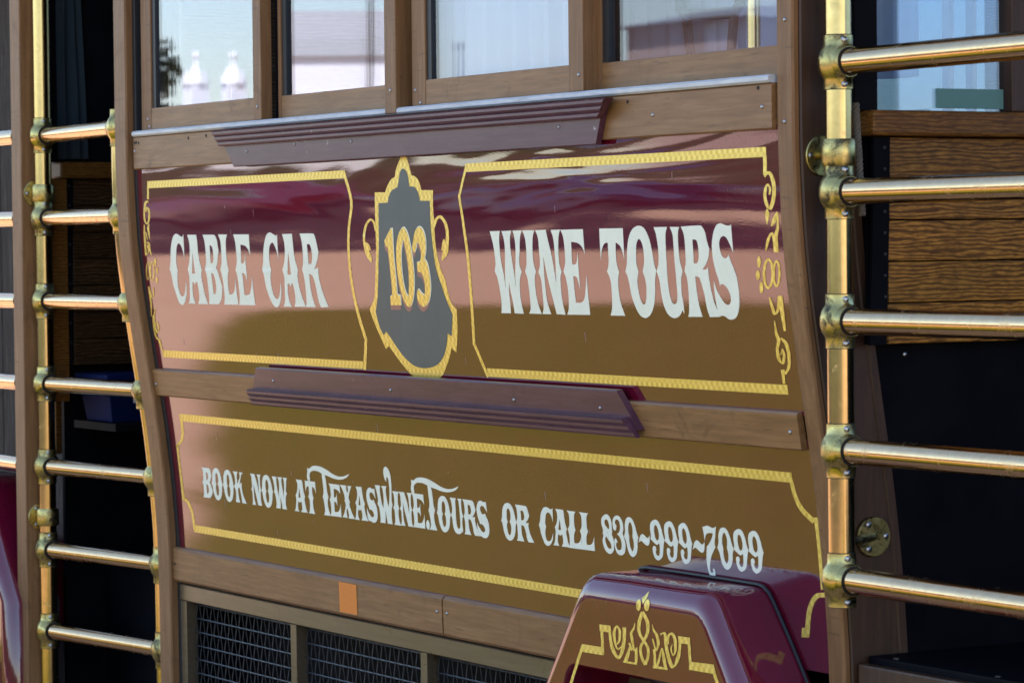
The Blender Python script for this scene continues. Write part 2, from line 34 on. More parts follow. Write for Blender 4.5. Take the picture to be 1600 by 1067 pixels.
LOW=['-26894,10941* -26512,10938 -26428,10928 -26370,10875 -26358,10815 -26341,10762* -26392,10694 -26431,10634 -26501,10573* -26450,10521 -26399,10435 -26359,10359* -26398,10288 -26464,10218 -26578,10167* -26954,10167* -26911,10215 -26891,10346 -26890,10486 -26927,10551* -26856,10634 -26831,10747 -26840,10869|-26656,10823* -26591,10816 -26556,10764 -26555,10686 -26611,10624* -26685,10621* -26669,10695|-26710,10514* -26633,10504 -26589,10435 -26588,10348 -26639,10282* -26715,10276* -26714,10347', '-26019,10966 -25903,10941 -25819,10855 -25778,10744 -25757,10624 -25728,10560* -25775,10479 -25807,10358 -25866,10246 -25961,10168 -26071,10138 -26174,10161 -26251,10234 -26304,10338 -26324,10451 -26342,10511 -26377,10556* -26326,10633 -26294,10754 -26238,10866 -26144,10939|-26030,10847 -25976,10813 -25954,10744 -25961,10641 -26014,10555* -25980,10495 -25972,10409 -26006,10306 -26058,10260 -26115,10287 -26142,10374 -26147,10469 -26100,10555* -26126,10624 -26112,10719 -26087,10805', '-25352,10960 -25236,10935 -25152,10850 -25112,10740 -25090,10621 -25061,10558* -25108,10478 -25140,10359 -25199,10248 -25294,10171 -25403,10141 -25506,10164 -25583,10236 -25636,10339 -25656,10450 -25675,10510 -25709,10555* -25658,10630 -25627,10750 -25570,10861 -25477,10932|-25362,10842 -25308,10808 -25286,10740 -25294,10638 -25347,10553* -25313,10494 -25305,10409 -25339,10307 -25391,10262 -25448,10289 -25475,10374 -25480,10468 -25433,10553* -25459,10621 -25445,10715 -25420,10800', '-25036,10943* -24759,10941* -24828,10834 -24842,10696 -24843,10619* -24761,10718 -24665,10809 -24662,10938* -24462,10937* -24576,10849 -24673,10706 -24723,10626* -24589,10686* -24610,10505 -24544,10338 -24402,10159* -24656,10164* -24670,10296 -24713,10481 -24733,10557* -24833,10508* -24836,10354 -24782,10161* -25029,10170* -24989,10276 -24976,10448 -25042,10556* -24968,10637 -24950,10776 -24982,10877', '-24044,10939* -23786,10941* -23751,10846 -23700,10722 -23671,10598 -23652,10445* -23626,10581 -23613,10721 -23619,10853 -23667,10938* -23439,10941* -23489,10877 -23518,10762 -23528,10639 -23495,10557* -23538,10499 -23557,10383 -23555,10268 -23522,10162* -23738,10165* -23776,10291 -23822,10423 -23861,10548 -23896,10697* -23921,10531 -23929,10398 -23923,10273 -23870,10163* -24085,10163* -24036,10222 -24016,10364 -24013,10481 -24057,10552* -23995,10631 -23989,10756 -23989,10864', '-23126,10957 -23010,10932 -22926,10847 -22886,10738 -22864,10620 -22835,10557* -22883,10476 -22914,10358 -22973,10247 -23068,10170 -23178,10141 -23280,10164 -23357,10236 -23410,10338 -23431,10449 -23449,10509 -23483,10553* -23432,10628 -23401,10748 -23345,10858 -23251,10930|-23137,10840 -23083,10806 -23061,10738 -23068,10637 -23121,10552* -23087,10493 -23080,10408 -23113,10306 -23165,10261 -23222,10288 -23249,10373 -23254,10467 -23207,10552* -23233,10620 -23219,10713 -23194,10798', '-22817,10941* -22548,10942* -22578,10881 -22589,10788 -22582,10652 -22550,10532 -22543,10396* -22514,10533 -22474,10669 -22449,10796 -22467,10881 -22508,10941* -22247,10943* -22294,10880 -22306,10779 -22288,10643 -22271,10516 -22275,10397* -22247,10533 -22198,10668 -22171,10795 -22181,10888 -22217,10943* -21975,10944* -22031,10879 -22070,10752 -22110,10635 -22074,10559* -22141,10482 -22169,10398 -22181,10288 -22151,10163* -22389,10165* -22397,10278 -22422,10380 -22430,10465* -22464,10362 -22469,10260 -22488,10165* -22739,10164* -22701,10259 -22703,10395 -22729,10498 -22780,10562* -22736,10635 -22737,10737 -22763,10840', '-21499,10942* -21172,10940* -21155,10859 -21158,10763 -21137,10648 -21093,10549* -21137,10464 -21115,10358 -21087,10253 -21024,10161* -21382,10158* -21316,10216 -21296,10296 -21306,10410* -21344,10408* -21410,10377* -21441,10405* -21481,10407* -21516,10321 -21521,10232 -21477,10162* -21726,10162* -21656,10232 -21591,10409 -21579,10489 -21600,10549* -21514,10631 -21458,10737 -21447,10852|-21353,10745* -21459,10503* -21345,10501* -21350,10648', '-21014,10941* -20469,10940* -20479,10810 -20492,10652* -20512,10716 -20561,10781 -20658,10815* -20675,10725 -20676,10622 -20642,10551* -20687,10476 -20701,10390 -20690,10278 -20625,10158* -20964,10157* -20909,10216 -20872,10337 -20864,10476 -20919,10553* -20865,10622 -20848,10726 -20842,10814* -20922,10804 -20988,10752 -21035,10653* -21029,10770', '-19759,10946* -19203,10942* -19208,10852 -19210,10712* -19270,10776 -19368,10819 -19525,10835* -19555,10626* -19499,10626* -19440,10649 -19388,10738* -19407,10615 -19411,10538 -19420,10428* -19449,10479 -19490,10514 -19568,10525* -19577,10402 -19585,10282* -19445,10284 -19363,10317 -19290,10394 -19233,10500* -19249,10360 -19255,10173* -19826,10171* -19768,10255 -19748,10392 -19762,10495 -19791,10559* -19712,10649 -19702,10769 -19713,10880', '-19170,10948* -18850,10948* -18874,10854 -18843,10767* -18783,10843 -18792,10947* -18599,10947* -18711,10816 -18799,10666 -18748,10565* -18790,10490 -18699,10320 -18580,10176* -18890,10171* -18865,10261 -18906,10418* -18973,10334 -18938,10179* -19201,10182* -19084,10294 -18983,10478 -19026,10587* -18995,10646 -19044,10795', '-18380,10956* -18081,10958* -18075,10861 -18070,10761 -18049,10669 -18000,10572* -18040,10493 -18022,10375 -17975,10275 -17906,10175* -18247,10172* -18196,10231 -18181,10324 -18205,10425* -18242,10421* -18287,10391* -18325,10420* -18360,10420* -18391,10331 -18386,10247 -18335,10171* -18580,10171* -18514,10237 -18466,10390 -18442,10492 -18474,10572* -18391,10652 -18346,10745 -18335,10863|-18242,10761* -18331,10517* -18230,10522* -18230,10677', '-17444,10960* -17481,10950 -17564,10954 -17665,10972 -17763,10950 -17840,10879 -17884,10779 -17882,10669 -17855,10577 -17813,10501 -17792,10443* -17762,10458 -17701,10451 -17629,10410 -17593,10351 -17613,10301 -17669,10281 -17743,10300 -17822,10358 -17879,10417 -17915,10493* -17926,10400 -17920,10307 -17908,10240 -17876,10181* -17821,10188 -17760,10182 -17684,10159 -17578,10163 -17492,10201 -17431,10286 -17407,10402 -17422,10519 -17471,10602 -17517,10661 -17542,10706* -17573,10686 -17617,10676 -17676,10690 -17717,10745 -17721,10803 -17683,10849 -17622,10864 -17562,10848 -17499,10794 -17441,10719* -17441,10852', '-16582,10959* -16258,10959* -16314,10901 -16351,10776 -16355,10659 -16318,10578* -16370,10508 -16383,10399 -16362,10282 -16302,10182* -16635,10183* -16576,10238 -16557,10382 -16562,10508 -16605,10575* -16545,10651 -16519,10776 -16526,10885', '-16270,10964* -16005,10967* -15969,10872 -15916,10748 -15886,10624 -15867,10472* -15840,10608 -15827,10748 -15833,10879 -15882,10963* -15648,10967* -15699,10903 -15729,10789 -15739,10665 -15705,10583* -15750,10526 -15769,10411 -15767,10295 -15733,10190* -15955,10193* -15994,10318 -16042,10451 -16081,10575 -16117,10724* -16143,10558 -16151,10425 -16146,10301 -16090,10191* -16312,10191* -16261,10250 -16241,10392 -16238,10508 -16284,10578* -16220,10657 -16213,10782 -16213,10889', '-15656,10972* -15107,10969* -15112,10878 -15114,10737* -15173,10801 -15271,10844 -15425,10860* -15455,10651* -15400,10651* -15341,10674 -15290,10763* -15309,10639 -15312,10562 -15321,10451* -15350,10503 -15390,10538 -15468,10549* -15477,10425 -15484,10305* -15346,10307 -15265,10340 -15193,10418 -15137,10524* -15153,10384 -15158,10196* -15723,10194* -15665,10278 -15646,10416 -15659,10519 -15688,10584* -15610,10674 -15599,10794 -15611,10906', '-14203,10995 -14089,10971 -14007,10886 -13967,10776 -13946,10658 -13918,10595* -13964,10514 -13995,10396 -14053,10285 -14146,10208 -14254,10178 -14355,10201 -14430,10273 -14482,10376 -14502,10487 -14520,10547 -14554,10591* -14504,10667 -14473,10786 -14418,10897 -14326,10968|-14213,10879 -14160,10844 -14139,10777 -14146,10675 -14198,10590* -14164,10531 -14157,10446 -14190,10343 -14241,10299 -14297,10326 -14324,10411 -14329,10505 -14283,10590* -14308,10658 -14295,10752 -14270,10836', '-13890,10980* -13609,10981* -13652,10918 -13666,10801 -13679,10658 -13693,10532 -13689,10397 -13658,10325 -13614,10305 -13560,10322 -13530,10373 -13516,10499 -13509,10658 -13503,10825 -13506,10917 -13555,10980* -13355,10979* -13389,10932 -13404,10811 -13400,10683 -13364,10597* -13412,10527 -13434,10407 -13424,10303 -13432,10221* -13462,10255* -13532,10206 -13653,10182 -13772,10215 -13837,10294 -13862,10404 -13868,10514 -13907,10594* -13847,10666 -13828,10793 -13848,10911', '-13312,10979* -12938,10976 -12859,10957 -12816,10888 -12796,10822 -12777,10783* -12823,10717 -12894,10651 -12959,10606* -12885,10611 -12833,10623* -12852,10537 -12828,10439 -12771,10333 -12672,10207* -12902,10204* -12951,10267 -12974,10398 -13011,10496 -13055,10541 -13139,10553* -13146,10454 -13134,10323 -13070,10204* -13370,10204* -13326,10264 -13304,10421 -13310,10536 -13341,10598* -13283,10676 -13263,10783 -13271,10898|-13114,10866* -13026,10860 -12991,10807 -12985,10733 -13034,10664 -13121,10657* -13113,10733', '-12286,10984* -12323,10974 -12407,10978 -12509,10996 -12609,10974 -12686,10903 -12731,10803 -12729,10693 -12702,10601 -12659,10525 -12637,10466* -12608,10482 -12546,10475 -12473,10434 -12436,10375 -12457,10325 -12513,10305 -12589,10324 -12668,10382 -12726,10441 -12762,10517* -12774,10424 -12768,10331 -12756,10264 -12723,10205* -12667,10212 -12605,10206 -12528,10183 -12421,10187 -12334,10225 -12272,10309 -12248,10426 -12263,10543 -12313,10626 -12360,10685 -12385,10731* -12416,10710 -12461,10700 -12520,10714 -12562,10769 -12566,10827 -12528,10873 -12466,10888 -12405,10872 -12342,10818 -12282,10743* -12282,10876', '-11341,11024 -11225,10999 -11141,10914 -11101,10804 -11079,10686 -11050,10623* -11097,10543 -11129,10424 -11188,10313 -11283,10236 -11393,10207 -11496,10229 -11572,10301 -11625,10404 -11646,10515 -11664,10575 -11699,10620* -11648,10695 -11616,10815 -11560,10925 -11466,10997|-11352,10907 -11298,10873 -11276,10805 -11283,10703 -11336,10618* -11302,10559 -11295,10474 -11328,10372 -11380,10327 -11437,10354 -11464,10439 -11469,10533 -11422,10618* -11448,10686 -11434,10780 -11409,10865', '-11036,11010* -10647,11007 -10565,10988 -10520,10918 -10499,10853 -10479,10813* -10528,10746 -10602,10681 -10669,10636* -10592,10640 -10538,10652* -10558,10566 -10533,10468 -10473,10362 -10371,10235* -10610,10232* -10661,10295 -10685,10426 -10723,10525 -10768,10570 -10857,10582* -10864,10483 -10851,10351 -10784,10232* -11096,10232* -11051,10292 -11028,10449 -11034,10565 -11066,10627* -11006,10706 -10985,10813 -10994,10928|-10830,10896* -10739,10890 -10703,10837 -10696,10763 -10747,10693 -10837,10687* -10829,10763', '-9484,11039* -9516,11009* -9561,11003 -9629,11019 -9739,11041 -9847,11019 -9941,10947 -10006,10847 -10049,10729 -10120,10629* -10084,10575 -10059,10457 -10001,10348 -9931,10248 -9831,10215 -9733,10236 -9640,10304 -9580,10395 -9559,10504* -9626,10395 -9684,10340 -9767,10315 -9844,10339 -9880,10430 -9868,10530 -9820,10625* -9844,10693 -9811,10811 -9757,10901 -9677,10929 -9603,10900 -9554,10837 -9525,10729* -9499,10891', '-9371,11027* -9058,11025* -9041,10944 -9044,10848 -9025,10734 -8982,10635* -9024,10550 -9003,10445 -8976,10340 -8916,10249* -9258,10246* -9195,10304 -9176,10383 -9185,10497* -9222,10494* -9285,10464* -9315,10492* -9353,10494* -9387,10408 -9392,10320 -9349,10250* -9588,10249* -9521,10319 -9459,10496 -9447,10576 -9467,10635* -9385,10717 -9331,10823 -9320,10937|-9231,10831* -9332,10589* -9223,10588* -9228,10735', '-8915,11022* -8563,11019* -8625,10963 -8655,10859 -8666,10721 -8636,10630* -8703,10548 -8731,10435 -8727,10355* -8621,10358 -8534,10384 -8469,10445 -8412,10549* -8433,10411 -8432,10244* -8981,10241* -8923,10321 -8903,10469 -8921,10565 -8947,10630* -8871,10713 -8846,10825 -8846,10947', '-8430,11022* -8072,11018* -8135,10963 -8165,10860 -8176,10723 -8147,10633* -8214,10551 -8243,10439 -8239,10360* -8131,10362 -8043,10388 -7976,10449 -7918,10552* -7940,10415 -7939,10249* -8497,10246* -8438,10326 -8418,10473 -8437,10568 -8463,10632* -8386,10714 -8360,10826 -8360,10947', '-5047,11066 -4924,11041 -4842,10915 -4805,10774 -4764,10675* -4809,10582 -4844,10459 -4900,10323 -5047,10251 -5160,10290 -5214,10394 -5214,10490 -5169,10530 -5107,10522 -5084,10458* -5108,10438 -5105,10378 -5046,10341 -4989,10376 -4964,10486 -4966,10594 -5035,10564 -5107,10577 -5194,10624 -5262,10661* -5236,10741 -5243,10874 -5198,10997|-5035,10961 -4971,10906 -4946,10787 -4969,10690 -5029,10652 -5083,10705 -5103,10824 -5085,10921', '-4547,11069 -4428,11044 -4349,10919 -4313,10778 -4274,10680* -4317,10587 -4351,10465 -4405,10330 -4547,10258 -4656,10297 -4708,10400 -4708,10496 -4665,10535 -4604,10528 -4583,10464* -4606,10444 -4603,10385 -4546,10348 -4491,10382 -4467,10492 -4469,10599 -4535,10570 -4605,10582 -4689,10629 -4754,10666* -4729,10746 -4736,10877 -4693,11000|-4535,10964 -4473,10909 -4450,10792 -4472,10694 -4530,10657 -4582,10710 -4601,10828 -4583,10925', '-4277,10563* -4201,10702 -4111,10759 -4035,10740 -3954,10695 -3885,10701 -3835,10755* -3857,10615 -3904,10542 -3975,10528 -4070,10561 -4152,10605 -4209,10600', '-3142,11078 -3020,11047 -2940,10930 -2890,10775 -2844,10680* -2892,10591 -2914,10468 -2978,10341 -3105,10266 -3229,10297 -3306,10414 -3342,10559 -3403,10665* -3344,10780 -3330,10903 -3257,11031|-3128,10978 -3067,10934 -3042,10825 -3073,10676* -3046,10580 -3060,10457 -3124,10379 -3185,10448 -3212,10568 -3200,10679* -3218,10764 -3198,10888', '-2627,11085 -2506,11061 -2424,10934 -2388,10793 -2348,10694* -2392,10600 -2427,10477 -2482,10340 -2628,10268 -2738,10307 -2792,10411 -2793,10508 -2748,10548 -2686,10540 -2664,10476* -2688,10456 -2685,10396 -2627,10358 -2570,10393 -2545,10503 -2547,10612 -2615,10582 -2687,10595 -2773,10642 -2840,10679* -2814,10760 -2821,10893 -2777,11017|-2615,10980 -2552,10925 -2528,10806 -2550,10708 -2609,10671 -2663,10723 -2683,10843 -2664,10940', '-2128,11087 -2005,11062 -1922,10936 -1885,10795 -1845,10696* -1890,10603 -1925,10480 -1981,10344 -2129,10272 -2241,10311 -2296,10415 -2296,10511 -2250,10551 -2188,10544 -2165,10479* -2189,10459 -2186,10399 -2127,10362 -2070,10397 -2045,10507 -2047,10615 -2116,10585 -2188,10598 -2275,10645 -2343,10682* -2317,10763 -2324,10895 -2280,11019|-2116,10982 -2052,10927 -2027,10809 -2050,10711 -2110,10674 -2164,10726 -2184,10845 -2166,10943', '-20811,11265* -20720,11241 -20540,11308 -20319,11333 -20037,11319 -19734,11255 -19472,11181 -19201,11143 -18954,11157 -18772,11196 -18631,11236* -18747,11158 -18934,11099 -19185,11068 -19463,11076 -19700,11111 -19934,11135* -19894,11084 -19885,10938 -19881,10744 -19842,10616* -19907,10499 -19900,10337 -19813,10167* -20161,10165* -20088,10276 -20104,10486 -20141,10598* -20072,10732 -20065,10928 -20069,11163* -20245,11202 -20495,11204 -20649,11163 -20723,11085 -20719,11004 -20734,10945* -20842,10947* -20871,11044 -20823,11162', '-17405,11046* -17148,11050* -17181,10910 -17155,10675 -17092,10522* -17038,10746 -17039,10950 -17082,11044* -16832,11053* -16892,10943 -16878,10724 -16832,10570* -16753,10764 -16704,10970 -16695,11143 -16719,11251 -16784,11255 -16809,11152* -16877,11210 -16910,11349 -16866,11461 -16766,11506 -16653,11458 -16583,11337 -16579,11150 -16611,10945 -16654,10739 -16629,10639* -16697,10517 -16725,10359 -16714,10184* -16951,10186* -16975,10341 -16998,10497* -17025,10338 -17050,10187* -17300,10185* -17277,10321 -17295,10509 -17359,10615* -17319,10728 -17351,10899', '-15008,10405 -14951,10356 -14939,10278 -14977,10196 -15022,10184 -15083,10215 -15106,10293 -15073,10365', '-7386,11048 -7276,11025 -7202,10938 -7197,10816 -7205,10693* -7222,10642 -7177,10547 -7173,10437 -7213,10312 -7350,10236 -7483,10266 -7574,10358 -7606,10491 -7559,10593 -7577,10641* -7552,10717 -7590,10837 -7553,10963|-7396,10943 -7332,10917 -7299,10833 -7321,10746 -7384,10772 -7452,10835 -7455,10902|-7456,10588 -7387,10532 -7306,10464 -7282,10392 -7311,10347 -7402,10352 -7472,10427 -7499,10523', '-6974,11049 -6853,11029 -6771,10931 -6764,10798 -6809,10685* -6775,10626 -6740,10519 -6745,10409 -6806,10294 -6938,10241 -7071,10268 -7142,10366 -7157,10500 -7108,10577 -7062,10556 -7033,10491* -7087,10481 -7097,10406 -7038,10344 -6946,10351 -6892,10410 -6887,10520 -6936,10614 -7028,10669* -6940,10712 -6890,10789 -6882,10887 -6925,10957 -7003,10964 -7052,10924 -7055,10875 -7016,10841 -7045,10753 -7106,10734 -7153,10782 -7154,10892 -7099,10994', '-6511,11049 -6394,11018 -6316,10902 -6268,10748 -6224,10655* -6271,10566 -6292,10444 -6353,10318 -6475,10244 -6595,10274 -6669,10390 -6703,10534 -6761,10639* -6705,10753 -6692,10876 -6622,11003|-6497,10950 -6439,10906 -6415,10798 -6444,10651* -6418,10555 -6432,10433 -6494,10355 -6552,10424 -6578,10543 -6567,10654* -6584,10738 -6564,10861', '-6234,10551* -6159,10684 -6070,10739 -5996,10720 -5916,10677 -5849,10682 -5799,10734* -5821,10600 -5868,10530 -5937,10517 -6030,10548 -6110,10590 -6167,10586', '-5555,11062 -5429,11037 -5345,10911 -5307,10770 -5265,10672* -5311,10579 -5347,10456 -5405,10320 -5556,10248 -5671,10287 -5728,10391 -5728,10487 -5681,10526 -5617,10519 -5594,10455* -5619,10435 -5616,10375 -5555,10338 -5496,10373 -5470,10483 -5472,10590 -5543,10561 -5617,10573 -5707,10621 -5777,10658* -5750,10738 -5757,10870 -5711,10993|-5543,10957 -5477,10902 -5452,10784 -5475,10686 -5537,10649 -5593,10701 -5613,10820 -5594,10917', '-3854,11036* -3770,11055 -3686,11076 -3575,11056 -3475,11044 -3377,11083* -3433,10906 -3485,10748 -3469,10672* -3548,10589 -3649,10466 -3707,10320 -3717,10203 -3666,10156 -3617,10186 -3622,10237 -3575,10243 -3544,10166 -3573,10087 -3645,10055 -3732,10086 -3787,10197 -3821,10375 -3799,10531 -3768,10662* -3684,10720 -3572,10832 -3507,10936* -3643,10936 -3754,10895 -3824,10768* -3833,10902', '-15600,11287* -15509,11262 -15330,11329 -15109,11354 -14827,11340 -14525,11276 -14263,11202 -13993,11165 -13746,11179 -13564,11218 -13423,11258* -13539,11179 -13726,11121 -13977,11090 -14254,11098 -14491,11133 -14725,11157* -14685,11106 -14675,10961 -14671,10767 -14633,10640* -14697,10523 -14691,10362 -14604,10193* -14951,10191* -14878,10301 -14894,10510 -14931,10622* -14862,10756 -14855,10950 -14860,11185* -15035,11224 -15284,11226 -15439,11185 -15512,11107 -15508,11026 -15523,10968* -15631,10970* -15660,11066 -15612,11183']
NUM=['-14933,16917* -14843,16923* -14887,16274 -14901,15784 -14938,15463* -14788,15433* -14823,15225* -15298,15220* -15265,15418* -15170,15436* -15131,15676 -15111,16104 -15119,16488* -15223,16542* -15264,16649*', '-14349,16939 -14169,16821 -14065,16525 -14031,16146 -14064,15787 -14166,15470 -14295,15278 -14455,15191 -14607,15275 -14725,15508 -14783,15806 -14786,16146 -14732,16465 -14601,16761|-14380,16675 -14296,16463 -14262,16104 -14298,15786 -14377,15510 -14443,15425 -14535,15552 -14582,15806 -14573,16104 -14511,16422', '-13622,16946 -13458,16888 -13366,16710 -13385,16459 -13481,16250* -13365,16104 -13335,15790 -13390,15518 -13542,15306 -13793,15199 -13964,15281 -14019,15407 -13987,15534 -13902,15577 -13817,15514 -13679,15457 -13608,15600 -13596,15789 -13690,15936 -13854,15977* -13841,16167* -13714,16188 -13618,16314 -13616,16460 -13682,16586 -13767,16597 -13834,16461 -13934,16388 -13984,16483 -13908,16672 -13789,16860']
SHIELD_GOLD='-14194,18551* -14042,18452 -13932,18248 -13846,18069* -13724,18054 -13558,17968 -13469,17837 -13429,17742* -12911,17732* -12943,17406 -12937,17032 -12948,16659 -12920,16331 -12824,16027 -12690,15794 -12565,15328 -12343,15160* -12444,14698 -12635,14219* -12819,14320* -12981,14100 -13189,13887 -13501,13660 -14167,13568 -14785,13657 -15127,13853 -15416,14063 -15700,14300* -15863,14223* -16083,14561 -16268,14876 -16362,15119* -16056,15391 -15858,15951 -15718,16436 -15661,16919 -15596,17738* -15100,17728* -14985,17869 -14798,18008 -14619,18057* -14557,18217 -14356,18449'
SHIELD_GREY='-14231,18232 -14086,18169 -13998,18014 -13970,17836* -13740,17819 -13603,17722 -13543,17604 -13514,17514* -13077,17506* -13099,17011 -13078,16542 -13035,16050 -12899,15723 -12745,15373 -12553,15047* -12729,14576* -12892,14636* -13017,14382 -13209,14142 -13508,13956 -13878,13863 -14279,13840 -14663,13890 -15015,14049 -15304,14260 -15543,14474 -15717,14623* -15872,14540* -16002,14733 -16088,15061* -15900,15392 -15714,15951 -15533,16676 -15434,17494* -15000,17499* -14934,17629 -14793,17758 -14509,17831* -14449,17977 -14360,18164'
ORN_L=['-28041,18158* -28059,17962 -28087,17802* -27963,17799* -27951,17959 -27933,18156*', '-28007,17759* -28212,17753 -28315,17599 -28364,17423 -28340,17244 -28156,17154 -27993,17266 -27946,17419 -27967,17562 -28178,17606 -28227,17486* -28159,17480* -28091,17571 -28070,17547 -28046,17419 -28090,17276 -28174,17194 -28235,17256 -28270,17423 -28208,17591 -28100,17720 -28014,17709*', '-28059,17175* -28181,17076 -28143,16924 -28079,16778* -28056,16779* -28050,16929 -28057,17074 -28029,17171*', '-28382,17152* -28430,16928 -28442,16680 -28453,16358* -28343,16361* -28317,16683 -28321,16930 -28319,17151*', '-28379,16971* -28296,16924 -28228,16765* -28190,16769* -28236,16932 -28327,16986*', '-28286,16692* -28178,16638 -28156,16479 -28055,16357* -28025,16361* -28079,16486 -28086,16648 -28195,16719*', '-28436,16529* -28353,16383 -28170,16481 -28193,16633* -28270,16629* -28247,16484 -28307,16410 -28360,16537*', '-28251,15968 -28320,15825 -28413,15737 -28493,15737 -28530,15825 -28509,15968 -28439,16110 -28347,16198 -28267,16198 -28230,16110|-28315,15968 -28367,15841 -28425,15762 -28465,15762 -28472,15840 -28444,15968 -28392,16095 -28335,16173 -28295,16173 -28287,16095', '-27965,15955 -28042,15804 -28149,15710 -28244,15709 -28292,15803 -28274,15955 -28197,16107 -28090,16200 -27995,16200 -27947,16107|-28036,15955 -28094,15821 -28162,15737 -28214,15737 -28229,15820 -28203,15955 -28145,16090 -28077,16173 -28025,16173 -28010,16090', '-27797,16186 -27838,16108 -27889,16076 -27920,16108 -27912,16186 -27871,16264 -27820,16296 -27789,16264', '-27754,15977 -27789,15914 -27833,15887 -27861,15913 -27856,15976 -27821,16040 -27777,16066 -27749,16040', '-27845,15725 -27882,15661 -27931,15635 -27964,15661 -27961,15724 -27924,15787 -27875,15814 -27843,15788', '-28520,15555* -28517,15343 -28524,15080 -28593,14789* -28542,14790* -28424,15084 -28400,15351 -28420,15562*', '-28467,15475* -28396,15269 -28190,15347 -28147,15534* -28189,15534* -28262,15351 -28307,15294 -28393,15484*', '-28258,14994* -28444,14792 -28495,14521 -28381,14345 -28177,14493 -28262,14659 -28412,14556* -28375,14552* -28312,14637 -28260,14489 -28315,14393 -28377,14532 -28353,14792 -28218,14991*', '-28500,14816* -28567,14495 -28524,14237 -28322,14161* -28236,14199* -28419,14258 -28482,14502 -28433,14819*', '-28384,14159* -28308,14020 -28221,13876* -28139,13890* -28225,14033 -28234,14178*']
ORN_R=['-437,18098* -445,17945 -453,17781* -336,17779* -328,17942 -320,18095*', '-406,17710* -291,17764 -220,17667 -188,17501 -225,17314 -320,17167 -330,17211 -382,17356 -357,17500 -327,17553 -292,17501 -307,17397* -259,17394* -225,17507 -323,17598 -441,17513 -480,17353 -421,17189 -250,17121 -113,17298 -72,17502 -108,17685 -246,17820 -466,17786*', '-405,17135* -454,17026 -422,16862* -398,16861* -327,17025 -357,17134*', '-88,17089* -227,16950 -298,16828* -265,16818* -104,16920 -60,17084*', '-58,17065* -121,16806 -228,16632 -246,16344* -110,16347* -103,16627 -45,16801 -34,17064*', '-310,16701* -268,16583 -261,16345* -193,16347* -180,16590 -244,16713*', '-327,16703* -458,16573 -532,16383* -485,16377* -376,16558 -275,16689*', '-321,15956 -413,15755 -560,15671 -675,15754 -690,15955 -597,16155 -451,16238 -336,16155|-408,15955 -468,15791 -550,15722 -605,15790 -602,15955 -542,16120 -460,16188 -405,16120', '-112,15956 -164,15811 -247,15721 -328,15720 -376,15810 -373,15956 -320,16101 -238,16191 -157,16190 -109,16101|-190,15956 -222,15837 -263,15764 -295,15764 -307,15837 -295,15956 -262,16074 -222,16147 -189,16147 -177,16074', '-706,16170 -737,16099 -783,16069 -818,16099 -821,16170 -790,16242 -744,16272 -709,16242', '-779,15929 -810,15864 -859,15837 -898,15864 -904,15929 -873,15994 -824,16021 -785,15994', '-713,15701 -745,15625 -795,15594 -833,15625 -837,15700 -804,15776 -754,15807 -716,15776', '-566,15521* -552,15365 -487,15203 -316,15253 -258,15387 -247,15540* -292,15539* -330,15389 -385,15269 -408,15241 -462,15381 -521,15528*', '-264,15549* -270,15333 -229,14905* -150,14913* -136,15344 -130,15557*', '-496,15093* -519,14847 -490,14724 -562,14559 -546,14370 -376,14295 -281,14453 -340,14592 -442,14471* -405,14466* -372,14551 -365,14449 -420,14339 -447,14395 -471,14562 -376,14730 -428,14860 -468,15096*', '-379,14766* -260,14662 -219,14475 -267,14254 -408,14124* -343,14104* -176,14246 -118,14484 -158,14691 -323,14793*', '-494,14188* -487,14062 -486,13930* -401,13938* -391,14071 -369,14199*']
SCROLL=['-15597,16875* -15660,17074 -15886,17156 -16133,17030 -16279,16805 -16292,16580 -16248,16411 -16165,16284 -16008,16176* -15951,16188* -15972,16323 -16074,16439 -16184,16587 -16172,16800 -16037,17010 -15863,17107 -15753,17054 -15691,16866*', '-16200,16621* -16182,16545 -16149,16426* -15960,16448* -16021,16572 -16157,16633*', '-12914,16930* -12784,17080 -12674,17124 -12510,17015 -12446,16792 -12531,16544 -12660,16394 -12745,16220* -12686,16208* -12445,16360 -12370,16534 -12315,16796 -12387,17039 -12624,17185 -12883,17113 -13016,16948*', '-12590,16667* -12654,16563 -12703,16426* -12484,16421* -12467,16563 -12535,16669*']
LINES_UP=['-17129,18230* -16808,17567 -16969,17051 -17074,16658 -17117,16307 -17138,15867 -17100,15383 -16987,14855 -16829,14396* -16688,14418* -16854,14874 -16976,15395 -17024,15874 -17003,16310 -16961,16657 -16857,17046 -16686,17570 -17000,18243*', '-16826,14429* -17125,13718* -16983,13719* -16695,14429*', '-11441,18247* -11821,17577* -11731,17565* -11351,18234*', '-11820,17591* -11708,16969 -11638,16279 -11687,15496 -11790,14801 -11860,14405* -11746,14411* -11676,14806 -11575,15501 -11526,16284 -11605,16975 -11727,17596*', '-11851,14420* -11455,13711* -11345,13736* -11741,14443*']
LINES_LOW=['-27845,12084* -27880,11791 -28003,11585 -28336,11439* -28219,11397* -27865,11566 -27722,11798 -27685,12097*', '-28302,11440* -28302,11111 -28305,10715 -28292,10321 -28284,10009* -28124,10026* -28148,10336 -28176,10729 -28189,11122 -28158,11453*', '-28274,10017* -28011,9947 -27806,9691 -27731,9289* -27590,9309* -27665,9715 -27869,9990 -28152,10081*', '-743,12125* -679,11832 -506,11572 -160,11361* -31,11438* -381,11630 -558,11865 -630,12148*', '-98,11474* -81,11074 -88,10591 -86,10140* 67,10161* 56,10610 52,11092 45,11494*', '41,10106* -309,10030 -572,9722 -712,9215* -557,9222* -423,9716 -203,9970 59,10013*', '-813,9192* -569,9207* -527,9390* -771,9375*']
